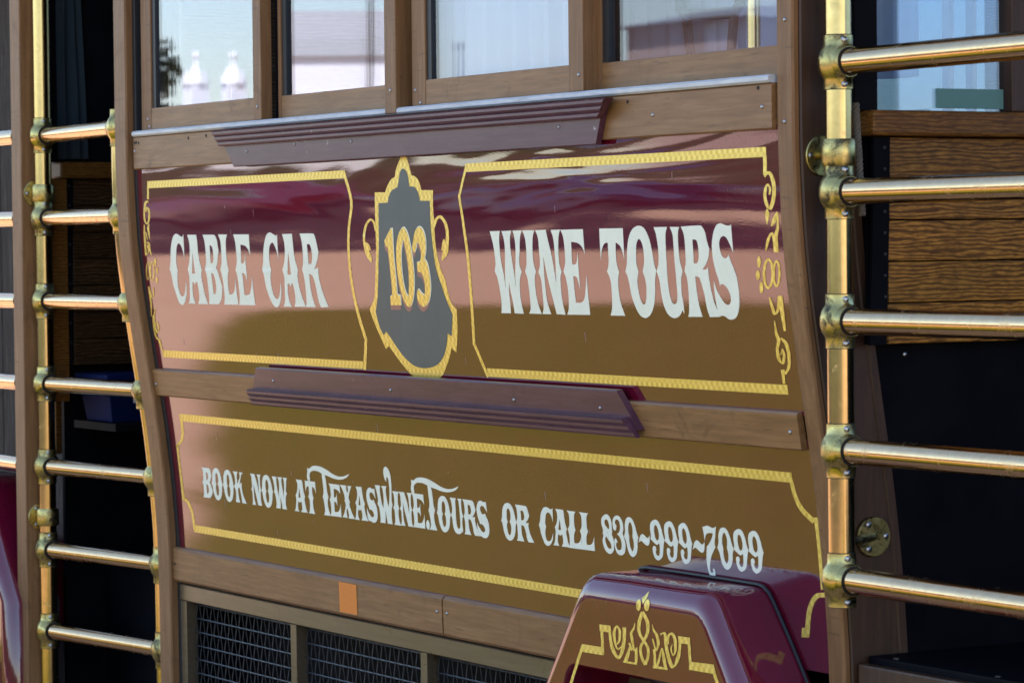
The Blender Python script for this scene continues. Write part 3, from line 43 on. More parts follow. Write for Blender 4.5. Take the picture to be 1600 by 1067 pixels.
FEND=['-6713,7370* -6492,7804 -6031,8606* -6129,8612* -6592,7809 -6814,7372*', '-5428,9064* -5396,8800 -5383,8497* -5282,8510* -5295,8813 -5327,9078*', '-5117,9058* -5089,8804 -4987,8586 -4742,8477 -4552,8661 -4483,8915 -4470,9124* -4605,9110* -4599,8909 -4673,8667 -4758,8542 -4871,8627 -4990,8823 -5026,9071*', '-4555,8821* -4761,8690 -4845,8838 -4850,9010 -4808,9083 -4750,9019 -4759,8846 -4828,8763* -4790,8755* -4684,8845 -4661,9037 -4807,9132 -4949,9008 -4934,8819 -4779,8653 -4530,8810*', '-4336,8803* -4486,8590 -4568,8450* -4440,8442* -4365,8584 -4302,8801*', '-4170,8737* -4211,8925 -4240,9034 -4160,9136 -4145,9243* -4158,9243* -4218,9142 -4328,9033 -4308,8907 -4231,8724*', '-4396,8822* -4261,8667 -4167,8751 -4165,8470* -4067,8482* -4073,8775 -4203,8716 -4331,8845*', '-3933,9483* -4063,9252 -4043,9051 -3886,8913* -3801,8947* -3940,9075 -3940,9254 -3824,9476*', '-3930,9461* -3766,9292 -3761,9091 -3879,8937* -3791,8924* -3658,9091 -3646,9319 -3827,9498*', '-3870,8942* -4000,8778 -3958,8581 -3837,8457* -3742,8493* -3864,8605 -3904,8782 -3790,8930*', '-3870,8921* -3743,8795 -3742,8639 -3840,8479* -3739,8472* -3647,8641 -3649,8818 -3791,8951*', '-3547,9277* -3509,9151 -3415,9065 -3376,8912 -3408,8820 -3449,8908 -3510,9006* -3544,8998* -3504,8893 -3409,8767 -3281,8919 -3324,9090 -3445,9172 -3534,9280*', '-3517,8800* -3498,8636 -3501,8446* -3388,8460* -3411,8647 -3422,8813*', '-3230,8852* -3189,8665 -3128,8471* -3026,8492* -3087,8686 -3170,8864*', '-3239,8832* -3350,8610 -3417,8474* -3342,8470* -3274,8609 -3205,8832*', '-3237,9089* -3139,9128 -3120,8980 -3053,8735 -2876,8504 -2625,8659 -2541,8899 -2520,9138* -2605,9131* -2634,8896 -2735,8672 -2803,8571 -2937,8764 -3017,8999 -3062,9166 -3258,9128*', '-2953,8954* -2932,9101 -2872,9137 -2796,9058 -2779,8857 -2806,8779 -2858,8871 -2825,8965* -2850,8966* -2905,8864 -2824,8743 -2694,8860 -2696,9080 -2831,9187 -3013,9109 -3013,8948*', '-2326,9138* -2300,8903 -2259,8545* -2175,8558* -2207,8916 -2233,9151*', '-1556,8708* -1387,8392 -1168,8025* -1067,8056* -1285,8421 -1452,8736*', '-6103,8636* -5394,8651* -5296,8495* -6083,8481*', '-5437,9090* -5030,9103* -5032,8969* -5425,8957*', '-4571,8470* -4080,8480* -4081,8439* -4585,8433*', '-3518,8493* -3012,8500* -3000,8459* -3519,8440*', '-2630,9142* -2225,9150* -2227,9024* -2632,9010*', '-2265,8698* -1491,8730* -1478,8556* -2267,8544*', '-3925,9606 -3951,9526 -4011,9489 -4070,9515 -4093,9591 -4067,9671 -4007,9709 -3948,9682', '-3626,9631 -3654,9548 -3720,9509 -3785,9536 -3810,9615 -3782,9698 -3716,9737 -3652,9710', '-3793,9881* -3760,9753* -3863,9636* -3927,9737*']


# ------------------------------------------------------------------ body profile (how far the side tucks in at height z)
PZ = [-1,.3,.5,.79,.92,1.05,1.18,1.28,1.37,1.46,1.53,1.63,1.70,1.78,1.86,2.2,9]
PY = [.11,.11,.110,.108,.104,.094,.079,.064,.049,.035,.024,.0115,.006,.002,0,0,0]
_z = np.linspace(.2, 2.4, 1101); _p = np.interp(_z, PZ, PY); _k = np.hanning(71); _k /= _k.sum()
_p = np.convolve(np.pad(_p, 35, mode='edge'), _k, 'valid'); _d = np.gradient(_p, _z)
def prof(z): return float(np.interp(z, _z, _p))
def slope(z): return float(np.interp(z, _z, _d))
def sp(x, z, off=0.0):
    """point on the body side at (x, z), off metres outward along the surface normal"""
    s = slope(z); n = 1/math.sqrt(1+s*s)
    return (x, prof(z)-off*n, z+off*s*n)

# ------------------------------------------------------------------ materials
def mat(name, base=(.5,.5,.5), rough=.5, metal=0., spec=.5, coat=0., coat_ior=1.5, coat_rough=.03):
    m = bpy.data.materials.new(name); m.use_nodes = True; b = m.node_tree.nodes['Principled BSDF']
    b.inputs['Base Color'].default_value = (*base, 1); b.inputs['Roughness'].default_value = rough
    b.inputs['Metallic'].default_value = metal; b.inputs['Specular IOR Level'].default_value = spec
    b.inputs['Coat Weight'].default_value = coat; b.inputs['Coat IOR'].default_value = coat_ior; b.inputs['Coat Roughness'].default_value = coat_rough
    return m
def N(m, t, **k):
    n = m.node_tree.nodes.new(t)
    for a, v in k.items():
        if a.startswith('i_'): n.inputs[a[2:].replace('_', ' ')].default_value = v
        else: setattr(n, a, v)
    return n
def LK(m, a, b): m.node_tree.links.new(a, b)
def coords(m, scale=(1,1,1), rot=(0,0,0), kind='Object'):
    tc = N(m, 'ShaderNodeTexCoord'); mp = N(m, 'ShaderNodeMapping'); mp.inputs['Scale'].default_value = scale; mp.inputs['Rotation'].default_value = rot
    LK(m, tc.outputs[kind], mp.inputs[0]); return mp.outputs[0]
def noise(m, vec, scale, detail=4, rough=.5, dist=0.):
    n = N(m, 'ShaderNodeTexNoise'); n.inputs['Scale'].default_value = scale; n.inputs['Detail'].default_value = detail
    n.inputs['Roughness'].default_value = rough; n.inputs['Distortion'].default_value = dist; LK(m, vec, n.inputs['Vector']); return n.outputs['Fac']
def ramp(m, fac, stops):
    r = N(m, 'ShaderNodeValToRGB'); e = r.color_ramp.elements
    while len(e) < len(stops): e.new(.5)
    for q, (p, c) in zip(e, stops): q.position = p; q.color = (*c, 1) if len(c) == 3 else c
    LK(m, fac, r.inputs[0]); return r.outputs[0]
def bsdf(m): return m.node_tree.nodes['Principled BSDF']
def mixc(m, fac, a, b, mode='MIX'):
    n = N(m, 'ShaderNodeMix', data_type='RGBA', blend_type=mode)
    for s, v in ((n.inputs[0], fac), (n.inputs[6], a), (n.inputs[7], b)):
        if isinstance(v, (int, float)): s.default_value = v
        elif isinstance(v, tuple): s.default_value = (*v, 1)
        else: LK(m, v, s)
    return n.outputs[2]
def bump(m, h, strength, dist, prev=None):
    b = N(m, 'ShaderNodeBump'); b.inputs['Strength'].default_value = strength; b.inputs['Distance'].default_value = dist
    LK(m, h, b.inputs['Height'])
    if prev is not None: LK(m, prev, b.inputs['Normal'])
    return b.outputs[0]

M = {}
def paint(name, base, wavy, ior=1.9, top=0.):
    m = mat(name, base, .5, 0, 0., 1., ior, .012); v = coords(m)
    big = noise(m, coords(m, (.42, 1, 2.4)), 2.6, 2, .45, .6)
    n1 = bump(m, big, 1., wavy)
    if top:   # the sheet is oil-canned along its upper fixing
        w2 = noise(m, coords(m, (.27, 1, 2.2)), 2.9, 2.2, .5, .9)
        sx = N(m, 'ShaderNodeSeparateXYZ'); LK(m, v, sx.inputs[0])
        mr_ = N(m, 'ShaderNodeMapRange', interpolation_type='SMOOTHSTEP'); mr_.inputs[1].default_value = 1.650; mr_.inputs[2].default_value = 1.775; LK(m, sx.outputs['Z'], mr_.inputs[0])
        ml = N(m, 'ShaderNodeMath', operation='MULTIPLY'); LK(m, w2, ml.inputs[0]); LK(m, mr_.outputs[0], ml.inputs[1])
        n1 = bump(m, ml.outputs[0], 1., top, n1)
    peel = noise(m, v, 300, 2, .5); n2 = bump(m, peel, 1., .00004, n1)
    LK(m, n2, bsdf(m).inputs['Normal']); LK(m, n2, bsdf(m).inputs['Coat Normal'])
    dirt = noise(m, v, 9, 6, .65)
    LK(m, ramp(m, dirt, [(.3, tuple(c*.92 for c in base)), (.75, tuple(min(1, c*1.12+.002) for c in base))]), bsdf(m).inputs['Base Color'])
    return m
M['paint'] = paint('maroon_paint', (.105, .003, .016), .0006, 2.0, .0056)
M['paint_low'] = paint('maroon_paint_lower', (.105, .003, .016), .0009, 2.0)
M['fender_paint'] = paint('maroon_fender_paint', (.125, .003, .018), .0005, 1.8)
m = mat('white_lettering', (.88, .86, .70), .6, 0, .15); M['white'] = m
f = noise(m, coords(m), 30, 5); LK(m, ramp(m, f, [(.3, (.85,.83,.68)), (.7, (.90,.87,.72))]), bsdf(m).inputs['Base Color'])
# gold leaf with engine-turned checks
m = mat('gold_leaf', (.8,.6,.2), .36, .40, .5); M['gold'] = m
ck = N(m, 'ShaderNodeTexChecker'); ck.inputs['Scale'].default_value = 1.0; LK(m, coords(m, (110, 0, 110)), ck.inputs['Vector'])
ck.inputs[1].default_value = (.98,.74,.16,1); ck.inputs[2].default_value = (.66,.44,.06,1)
nz = noise(m, coords(m), 90, 3); st_ = N(m, 'ShaderNodeTexChecker'); st_.inputs['Scale'].default_value = 1.; LK(m, coords(m, (112, 0, 0)), st_.inputs['Vector']); st_.inputs[1].default_value = (.98,.74,.16,1); st_.inputs[2].default_value = (.70,.48,.07,1)
LK(m, mixc(m, .18, mixc(m, .45, ck.outputs[0], st_.outputs[0]), ramp(m, nz, [(.35,(.50,.34,.08)),(.65,(.95,.76,.30))])), bsdf(m).inputs['Base Color'])
m = mat('shield_grey', (.135,.16,.17), .4, 0, .2); M['slate'] = m
LK(m, ramp(m, noise(m, coords(m), 14, 6, .6), [(.3,(.092,.110,.108)),(.7,(.108,.125,.122))]), bsdf(m).inputs['Base Color'])
M['salmon'] = mat('salmon_drop_shadow', (.36,.15,.11), .5)
# brown painted timber trim
def trim(name, c0, c1, rough, spec, axis='x', coat=0., chip=(.10,.05,.03)):
    m = mat(name, c0, rough, 0, spec, coat, 1.6, .25)
    sc = {'x': (2.0, 30, 30), 'z': (30, 30, 2.0), 'y': (30, 2, 30)}[axis]
    g = noise(m, coords(m, sc), 3.2, 8, .62, .3); s = noise(m, coords(m), 7, 6, .7, 1.2)
    a = ramp(m, g, [(.30, tuple(c*.78 for c in c0)), (.48, c0), (.70, c1)])
    blot = ramp(m, s, [(.60, (0,0,0)), (.74, (1,1,1))])
    body = mixc(m, blot, a, tuple(c*.62 for c in c0))
    ch = noise(m, coords(m, (1, 1, 1)), 55, 3, .6); ar = noise(m, coords(m), 2.3, 2)
    mk = N(m, 'ShaderNodeMath', operation='MULTIPLY'); LK(m, ramp(m, ch, [(.70, (0,0,0)), (.73, (1,1,1))]), mk.inputs[0]); LK(m, ramp(m, ar, [(.5, (0,0,0)), (.62, (1,1,1))]), mk.inputs[1])
    sc2 = noise(m, coords(m, (1.2, 14, 14)), 11, 2, .6, .3); streak = ramp(m, sc2, [(.64, (0,0,0)), (.72, (.6,.6,.6))])
    body = mixc(m, streak, body, tuple(c*.5 for c in c0))
    LK(m, mixc(m, mk.outputs[0], body, chip), bsdf(m).inputs['Base Color'])
    LK(m, bump(m, g, .15, .0006), bsdf(m).inputs['Normal'])
    rr = N(m, 'ShaderNodeMapRange'); rr.inputs[3].default_value = rough-.08; rr.inputs[4].default_value = rough+.12
    LK(m, s, rr.inputs[0]); LK(m, rr.outputs[0], bsdf(m).inputs['Roughness']); return m
M['trim'] = trim('brown_trim', (.225,.105,.038), (.300,.152,.062), .40, .35)
M['trim_z'] = trim('brown_trim_upright', (.205,.096,.038), (.272,.136,.057), .45, .3, 'z')
M['endwood'] = trim('reddish_end_board', (.055,.025,.013), (.080,.037,.021), .45, .4, 'z')
M['mould'] = trim('plum_moulding', (.088,.030,.046), (.118,.044,.064), .32, .3, 'x', .1, (.34,.27,.28))
M['grille_frame'] = trim('bronze_grille_frame', (.085,.058,.034), (.110,.078,.046), .28, .6, 'x', .3)
m = mat('brushed_aluminium', (.6,.6,.63), .5, .1); M['alu'] = m
LK(m, bump(m, noise(m, coords(m, (1.5,60,60)), 8, 4), .3, .0008), bsdf(m).inputs['Normal'])
LK(m, ramp(m, noise(m, coords(m, (2,20,20)), 6, 6, .7), [(.3,(.40,.40,.42)),(.6,(.60,.60,.62))]), bsdf(m).inputs['Base Color'])
def brass(name, c0, c1, rough, tarn):
    m = mat(name, c0, rough, 1.); v = coords(m)
    s = noise(m, v, 22, 7, .7, .6); t = noise(m, v, 60, 4, .6)
    a = ramp(m, t, [(.3, c0), (.7, c1)])
    b = ramp(m, s, [(tarn, (0,0,0)), (tarn+.10, (1,1,1))])
    LK(m, mixc(m, b, a, (.09,.075,.045)), bsdf(m).inputs['Base Color'])
    rr = ramp(m, s, [(tarn-.15, (rough,)*3), (tarn+.1, (.5,.5,.5))]); LK(m, rr, bsdf(m).inputs['Roughness'])
    return m
M['brass'] = brass('polished_brass', (.58,.38,.205), (.66,.45,.25), .14, .68)
M['brass_post'] = brass('satin_brass_post', (.46,.335,.150), (.54,.40,.19), .17, .74)
M['joint'] = brass('tarnished_brass_fitting', (.42,.33,.12), (.52,.41,.17), .19, .53)
M['steel'] = mat('steel_screw', (.34,.34,.36), .3, 1.)
M['hole'] = mat('dark_nail_hole', (.012,.009,.008), .8)
M['rubber'] = mat('black_rubber', (.012,.012,.014), .5)
M['black'] = mat('black_panel', (.004,.004,.006), .6, 0, .06)
m = M['black']; LK(m, ramp(m, noise(m, coords(m), 6, 6, .65), [(.35,(.002,.002,.004)),(.75,(.006,.006,.009))]), bsdf(m).inputs['Base Color'])
M['wire'] = mat('dark_steel_wire', (.030,.033,.040), .45, .4); M['wire_h'] = mat('steel_cross_wire', (.042,.045,.052), .4, .7)
M['tape'] = mat('orange_reflective_tape', (.75,.20,.015), .45)
m = M['tape']; LK(m, ramp(m, noise(m, coords(m, (60,60,60)), 6, 3), [(.3,(.68,.17,.012)),(.7,(.80,.23,.02))]), bsdf(m).inputs['Base Color'])
def oak(name, c0, c1, axis):
    m = mat(name, c0, .45, 0, .18, .06, 1.5, .2)
    sc = {'y': (9, 1.6, 9), 'z': (9, 9, 1.0)}[axis]
    oi = N(m, 'ShaderNodeObjectInfo'); tc = N(m, 'ShaderNodeTexCoord'); mp = N(m, 'ShaderNodeMapping'); mp.inputs['Scale'].default_value = sc
    ad = N(m, 'ShaderNodeVectorMath', operation='ADD'); cx = N(m, 'ShaderNodeCombineXYZ')
    mu = N(m, 'ShaderNodeMath', operation='MULTIPLY'); mu.inputs[1].default_value = 37.; LK(m, oi.outputs['Random'], mu.inputs[0])
    for i in range(3): LK(m, mu.outputs[0], cx.inputs[i])
    LK(m, tc.outputs['Object'], ad.inputs[0]); LK(m, cx.outputs[0], ad.inputs[1]); LK(m, ad.outputs[0], mp.inputs[0])
    wv = N(m, 'ShaderNodeTexWave', wave_type='BANDS', bands_direction='Z' if axis == 'y' else 'Y'); wv.inputs['Scale'].default_value = 4.2
    wv.inputs['Distortion'].default_value = 11; wv.inputs['Detail'].default_value = 3; wv.inputs['Detail Scale'].default_value = 1.1; LK(m, mp.outputs[0], wv.inputs[0])
    fn = noise(m, mp.outputs[0], 26, 5, .7)
    a = ramp(m, wv.outputs['Fac'], [(.15, c0), (.55, c1), (.9, tuple(c*1.15 for c in c1))])
    lum = N(m, 'ShaderNodeMapRange'); lum.inputs[3].default_value = .72; lum.inputs[4].default_value = 1.18; LK(m, oi.outputs['Random'], lum.inputs[0])
    tone = N(m, 'ShaderNodeCombineColor')
    for i in range(3): LK(m, lum.outputs[0], tone.inputs[i])
    worn = noise(m, tc.outputs['Object'], 5, 5, .7)
    a = mixc(m, 1., mixc(m, ramp(m, worn, [(.45,(0,0,0)),(.7,(.5,.5,.5))]), a, tuple((p+q)*.42 for p, q in zip(c0, c1))), tone.outputs[0], 'MULTIPLY')
    LK(m, mixc(m, ramp(m, fn, [(.4,(0,0,0)),(.65,(.75,.75,.75))]), a, tuple(c*.5 for c in c0)), bsdf(m).inputs['Base Color'])
    LK(m, bump(m, fn, .25, .001), bsdf(m).inputs['Normal']); return m
M['oak'] = oak('varnished_oak', (.13,.050,.008), (.40,.180,.030), 'y')
M['oak_sill'] = oak('varnished_oak_sill', (.12,.046,.008), (.20,.085,.016), 'y')
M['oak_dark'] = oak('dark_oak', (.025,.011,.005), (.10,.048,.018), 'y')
M['greywood'] = trim('weathered_grey_board', (.030,.026,.024), (.085,.075,.068), .8, .2, 'z')
# glass
def glass(name, ior, tint):
    m = bpy.data.materials.new(name); m.use_nodes = True; t = m.node_tree; t.nodes.remove(t.nodes['Principled BSDF'])
    fr = N(m, 'ShaderNodeFresnel'); gm_ = N(m, 'ShaderNodeNewGeometry'); io = N(m, 'ShaderNodeMapRange'); io.inputs[3].default_value = ior; io.inputs[4].default_value = 1/ior   # the thin pane is not refracted, so both faces reflect alike
    LK(m, gm_.outputs['Backfacing'], io.inputs[0]); LK(m, io.outputs[0], fr.inputs[0]); tr = N(m, 'ShaderNodeBsdfTransparent'); tr.inputs[0].default_value = (*tint, 1)
    gl = N(m, 'ShaderNodeBsdfGlossy'); gl.inputs['Roughness'].default_value = .012; gl.inputs['Color'].default_value = (.93,.91,1,1); mx = N(m, 'ShaderNodeMixShader')
    b = bump(m, noise(m, coords(m, (9,9,.25)), 3, 2), 1., .00004); LK(m, b, gl.inputs['Normal'])
    LK(m, fr.outputs[0], mx.inputs[0]); LK(m, tr.outputs[0], mx.inputs[1]); LK(m, gl.outputs[0], mx.inputs[2])
    LK(m, mx.outputs[0], t.nodes['Material Output'].inputs[0]); return m
M['glass'] = glass('window_glass', 2.05, (.84,.90,.95))
M['cloth'] = mat('slate_cloth', (.022,.032,.042), .9, 0, .1)
M['blue'] = mat('blue_plastic', (.002,.008,.055), .7, 0, .1)
M['offwhite'] = mat('off_white_interior', (.55,.56,.58), .6)
M['tire'] = mat('tyre_rubber', (.016,.016,.018), .6)
m = mat('pink_pavement', (.50,.30,.22), .9, 0, .2); M['pave'] = m
LK(m, ramp(m, noise(m, coords(m), 1.2, 8, .7), [(.3,(.46,.275,.180)),(.7,(.54,.335,.225))]), bsdf(m).inputs['Base Color'])
m = mat('grass', (.10,.10,.02), .95, 0, .1); M['grass'] = m
LK(m, ramp(m, noise(m, coords(m), 5, 8, .75), [(.3,(.128,.117,.010)),(.7,(.188,.165,.022))]), bsdf(m).inputs['Base Color'])
LK(m, bump(m, noise(m, coords(m), 60, 4), 1., .03), bsdf(m).inputs['Normal'])
M['asphalt'] = mat('asphalt', (.045,.043,.045), .9, 0, .2)
m = M['asphalt']; LK(m, ramp(m, noise(m, coords(m), 3, 8, .7), [(.3,(.016,.016,.018)),(.7,(.030,.029,.030))]), bsdf(m).inputs['Base Color'])
M['stucco'] = mat('white_stucco', (.80,.82,.86), .9)
M['roof'] = mat('grey_metal_roof', (.30,.31,.33), .5)
M['bark'] = mat('bark', (.07,.05,.035), .95); M['leaf'] = mat('leaf', (.045,.07,.015), .7)
m = M['leaf']; LK(m, ramp(m, noise(m, coords(m), 2.5, 3), [(.35,(.016,.026,.006)),(.65,(.040,.055,.012))]), bsdf(m).inputs['Base Color'])
def carpaint(n, c): M[n] = mat(n, c, .3, 0, .5, 1., 1.6, .03)
carpaint('car_red', (.10,.006,.008)); carpaint('car_dark', (.02,.022,.028)); carpaint('car_white', (.72,.72,.72))
M['car_glass'] = mat('car_glass', (.01,.012,.014), .05, 0, .8)

# ------------------------------------------------------------------ mesh helpers
class MB:
    def __init__(s): s.v = []; s.f = []; s.smooth = False
    def quadgrid(s, rows, closed=False):
        b = len(s.v); n = len(rows[0])
        for r in rows: s.v += [tuple(p) for p in r]
        for i in range(len(rows)-1):
            for j in range(n if closed else n-1):
                k = (j+1) % n; s.f.append((b+i*n+j, b+i*n+k, b+(i+1)*n+k, b+(i+1)*n+j))
        return b
    def box(s, a, b):
        (x0,y0,z0), (x1,y1,z1) = a, b; k = len(s.v)
        s.v += [(x0,y0,z0),(x1,y0,z0),(x1,y1,z0),(x0,y1,z0),(x0,y0,z1),(x1,y0,z1),(x1,y1,z1),(x0,y1,z1)]
        s.f += [tuple(k+i for i in q) for q in ((0,3,2,1),(4,5,6,7),(0,1,5,4),(1,2,6,5),(2,3,7,6),(3,0,4,7))]; return s
    def loft(s, rings):
        """closed rings, capped at both ends"""
        b = s.quadgrid(rings, True); n = len(rings[0])
        s.f.append(tuple(range(b, b+n))); k = b+n*(len(rings)-1); s.f.append(tuple(range(k, k+n))); return s
    def tube(s, pts, r, n=16):
        pts = [Vector(p) for p in pts]; rr = r if isinstance(r, (list, tuple)) else [r]*len(pts); rings = []
        t0 = (pts[1]-pts[0]).normalized(); u = t0.orthogonal().normalized()
        for i, p in enumerate(pts):
            t = (pts[min(i+1, len(pts)-1)]-pts[max(i-1, 0)]).normalized(); u = (u-t*u.dot(t)).normalized(); w = t.cross(u)
            rings.append([p+(u*math.cos(a)+w*math.sin(a))*rr[i] for a in (2*math.pi*k/n for k in range(n))])
        return s.loft(rings)
    def lathe(s, c, axis, prof_, n=20):
        """prof_: (distance along axis, radius)"""
        c = Vector(c); ax = Vector(axis).normalized(); u = ax.orthogonal().normalized(); w = ax.cross(u)
        return s.loft([[c+ax*h+(u*math.cos(a)+w*math.sin(a))*r for a in (2*math.pi*k/n for k in range(n))] for h, r in prof_])
    def build(s, name, m, parent=None, bevel=0., smooth=False):
        me = bpy.data.meshes.new(name); me.from_pydata(s.v, [], s.f); me.materials.append(M[m] if isinstance(m, str) else m)
        bm = bmesh.new(); bm.from_mesh(me); bmesh.ops.recalc_face_normals(bm, faces=bm.faces)
        if bevel: bmesh.ops.bevel(bm, geom=[e for e in bm.edges if len(e.link_faces) == 2 and e.calc_face_angle(0) > .6], offset=bevel, segments=2, affect='EDGES', profile=.6)
        if smooth:
            for f in bm.faces: f.smooth = True
            for e in bm.edges: e.smooth = not (len(e.link_faces) == 2 and e.calc_face_angle(0) > .7)
        bm.to_mesh(me); bm.free()
        return link(name, me, parent)
def link(name, me, parent=None):
    o = bpy.data.objects.new(name, me); S.collection.objects.link(o)
    if parent is not None: attach(o, parent)
    return o
def attach(o, p):
    # every mesh is modelled in world coordinates: only an Empty root carries an offset to undo
    o.parent = p; o.matrix_parent_inverse = Matrix.Translation(-p.location) if p.parent is None else Matrix.Identity(4)
def tag(o, label=None, cat=None, group=None, kind=None):
    if label: o['label'] = label
    if cat: o['category'] = cat
    if group: o['group'] = group
    if kind: o['kind'] = kind
    return o
def empty(name, loc, label, cat, group=None):
    o = bpy.data.objects.new(name, None); S.collection.objects.link(o); o.location = loc; o.empty_display_size = .2
    return tag(o, label, cat, group)
def place_copy(src, name, loc, parent):
    o = src.copy(); o.name = name; S.collection.objects.link(o); o.parent = None; o.matrix_parent_inverse = Matrix.Identity(4)
    o.location = loc; attach(o, parent); return o

def smooth_path(txt):
    """'x,z*' control points in 0.1 mm, * = corner, closed Catmull-Rom"""
    P = []
    for t in txt.split():
        c = t.endswith('*'); a, b = t.rstrip('*').split(','); P.append((int(a)*1e-4, int(b)*1e-4, c))
    out = []; n = len(P)
    for i in range(n):
        p1, p2 = P[i], P[(i+1) % n]; out.append((p1[0], p1[1]))
        if p1[2] and p2[2]: continue
        p0 = P[i-1] if not p1[2] else (2*p1[0]-p2[0], 2*p1[1]-p2[1]); p3 = P[(i+2) % n] if not p2[2] else (2*p2[0]-p1[0], 2*p2[1]-p1[1])
        for t in (.25, .5, .75):
            q = [.5*(2*p1[k]+(p2[k]-p0[k])*t+(2*p0[k]-5*p1[k]+4*p2[k]-p3[k])*t*t+(3*p1[k]-p0[k]-3*p2[k]+p3[k])*t**3) for k in (0, 1)]
            out.append(tuple(q))
    return out
def decal(name, items, m, parent, off, mapf=sp, shift=(0,0), grow=0.):
    """flat print: every item is 'outer|hole|hole' in body coordinates, laid on the surface"""
    bm = bmesh.new()
    lay = bm.verts.layers.float.new('k')
    for q_, it in enumerate([items] if isinstance(items, str) else items):
        loops = []
        for i, c in enumerate(it.split('|')):
            pl = [(x+shift[0], z+shift[1]) for x, z in smooth_path(c)]
            if grow:
                A = np.array(pl); t = np.roll(A, -1, 0)-np.roll(A, 1, 0); t /= np.linalg.norm(t, axis=1)[:, None]+1e-9
                ar = np.sum(A[:,0]*np.roll(A[:,1], -1)-np.roll(A[:,0], -1)*A[:,1]); nn = np.stack([t[:,1], -t[:,0]], 1)*(1 if ar > 0 else -1)*(1 if i == 0 else -1)
                pl = [tuple(q) for q in A+nn*grow]
            loops.append([Vector((x, z, 0)) for x, z in pl])
        flat = [p for l in loops for p in l]; vs = [bm.verts.new(p) for p in flat]
        for v in vs: v[lay] = q_
        for t in tessellate_polygon(loops):
            try: bm.faces.new([vs[i] for i in t])
            except ValueError: pass
    if mapf is sp:
        zs = [v.co.y for v in bm.verts]; z = math.floor(min(zs)/.02)*.02+.02
        while z < max(zs):
            bmesh.ops.bisect_plane(bm, geom=bm.verts[:]+bm.edges[:]+bm.faces[:], plane_co=(0, z, 0), plane_no=(0, 1, 0)); z += .02
    for v in bm.verts: v.co = Vector(mapf(v.co.x, v.co.y, off+v[lay]*.00003))
    for f in bm.faces:
        f.normal_update()
        if f.normal.y > 0: f.normal_flip()
        f.smooth = True
    me = bpy.data.meshes.new(name); bm.to_mesh(me); bm.free(); me.materials.append(M[m]); return link(name, me, parent)

def sheet(name, x0, x1, z0, z1, off, thick, m, parent, nx=40, dz=.012):
    """a board or panel that follows the curve of the body side"""
    nz = max(2, int((z1-z0)/dz)); mb = MB(); xs = np.linspace(x0, x1, nx+1); zs = np.linspace(z0, z1, nz+1)
    ring = lambda x: [sp(x, z, off) for z in zs]+[sp(x, z, off-thick) for z in zs[::-1]]
    mb.loft([ring(x) for x in xs]); return mb.build(name, m, parent, smooth=True)
def board(name, x0, x1, z0, z1, off, thick, m, parent, cl=0., cr=0., bev=.003):
    """trim board on the body side; cl / cr slant its ends (x shift of the lower corner); front edges bevelled"""
    nz = max(2, int((z1-z0)/.015)); mb = MB(); zs = np.linspace(z0, z1, nz+1); rings = []
    prof2 = [(z0, off-thick), (z0, off-bev), (z0+bev, off)]+[(z, off) for z in zs[1:-1]]+[(z1-bev, off), (z1, off-bev), (z1, off-thick)]
    for x, c in ((x0, cl), (x1, cr)):
        rings.append([sp(x+c*(z1-z)/(z1-z0), z, o) for z, o in prof2])
    mb.loft(rings); return mb.build(name, m, parent, smooth=True)
_scr = None
def screw(p, parent, r=.0042, nrm=(0,-1,0), m='steel', name='screw'):
    mb = MB(); mb.lathe(p, nrm, [(-.002, r), (.0006, r), (.0016, r*.8), (.0022, r*.35)], 10); return mb.build(name, m, parent, smooth=True)
def hole(x, z, parent, off):
    p = sp(x, z, off+.0003); mb = MB(); mb.lathe(p, (0,-1,0), [(-.001, .004), (.0004, .004)], 8); return mb.build('nail_hole', 'hole', parent)

# ------------------------------------------------------------------ the setting
gr = MB(); gr.quadgrid([[(-900,-900,0),(900,-900,0)],[(-900,900,0),(900,900,0)]]); tag(gr.build('pavement', 'pave'), kind='structure')
lw = [(14,-4.9),(-7.5,-4.85),(-9,-4.55),(-10.5,-4.3),(-11.1,-4.15),(-11.2,-3.95),(-10.9,-3.6),(-10.4,-3.35),(-9.7,-2.92),(-8.75,-2.60),(-8.1,-2.3),(-7.6,-1.2),(14,-1.2)]
me = bpy.data.meshes.new('lawn'); me.from_pydata([(x,y,.03) for x,y in lw]+[(x,y,-.02) for x,y in lw], [], [tuple(range(len(lw)))]+[(i,(i+1)%len(lw),len(lw)+(i+1)%len(lw),len(lw)+i) for i in range(len(lw))]); me.materials.append(M['grass'])
tag(link('lawn', me), kind='structure')
rd = MB(); rd.quadgrid([[(-300,-21,.004),(120,-21,.004)],[(-300,-8.3,.004),(120,-8.3,.004)]]); tag(rd.build('road', 'asphalt'), kind='structure')
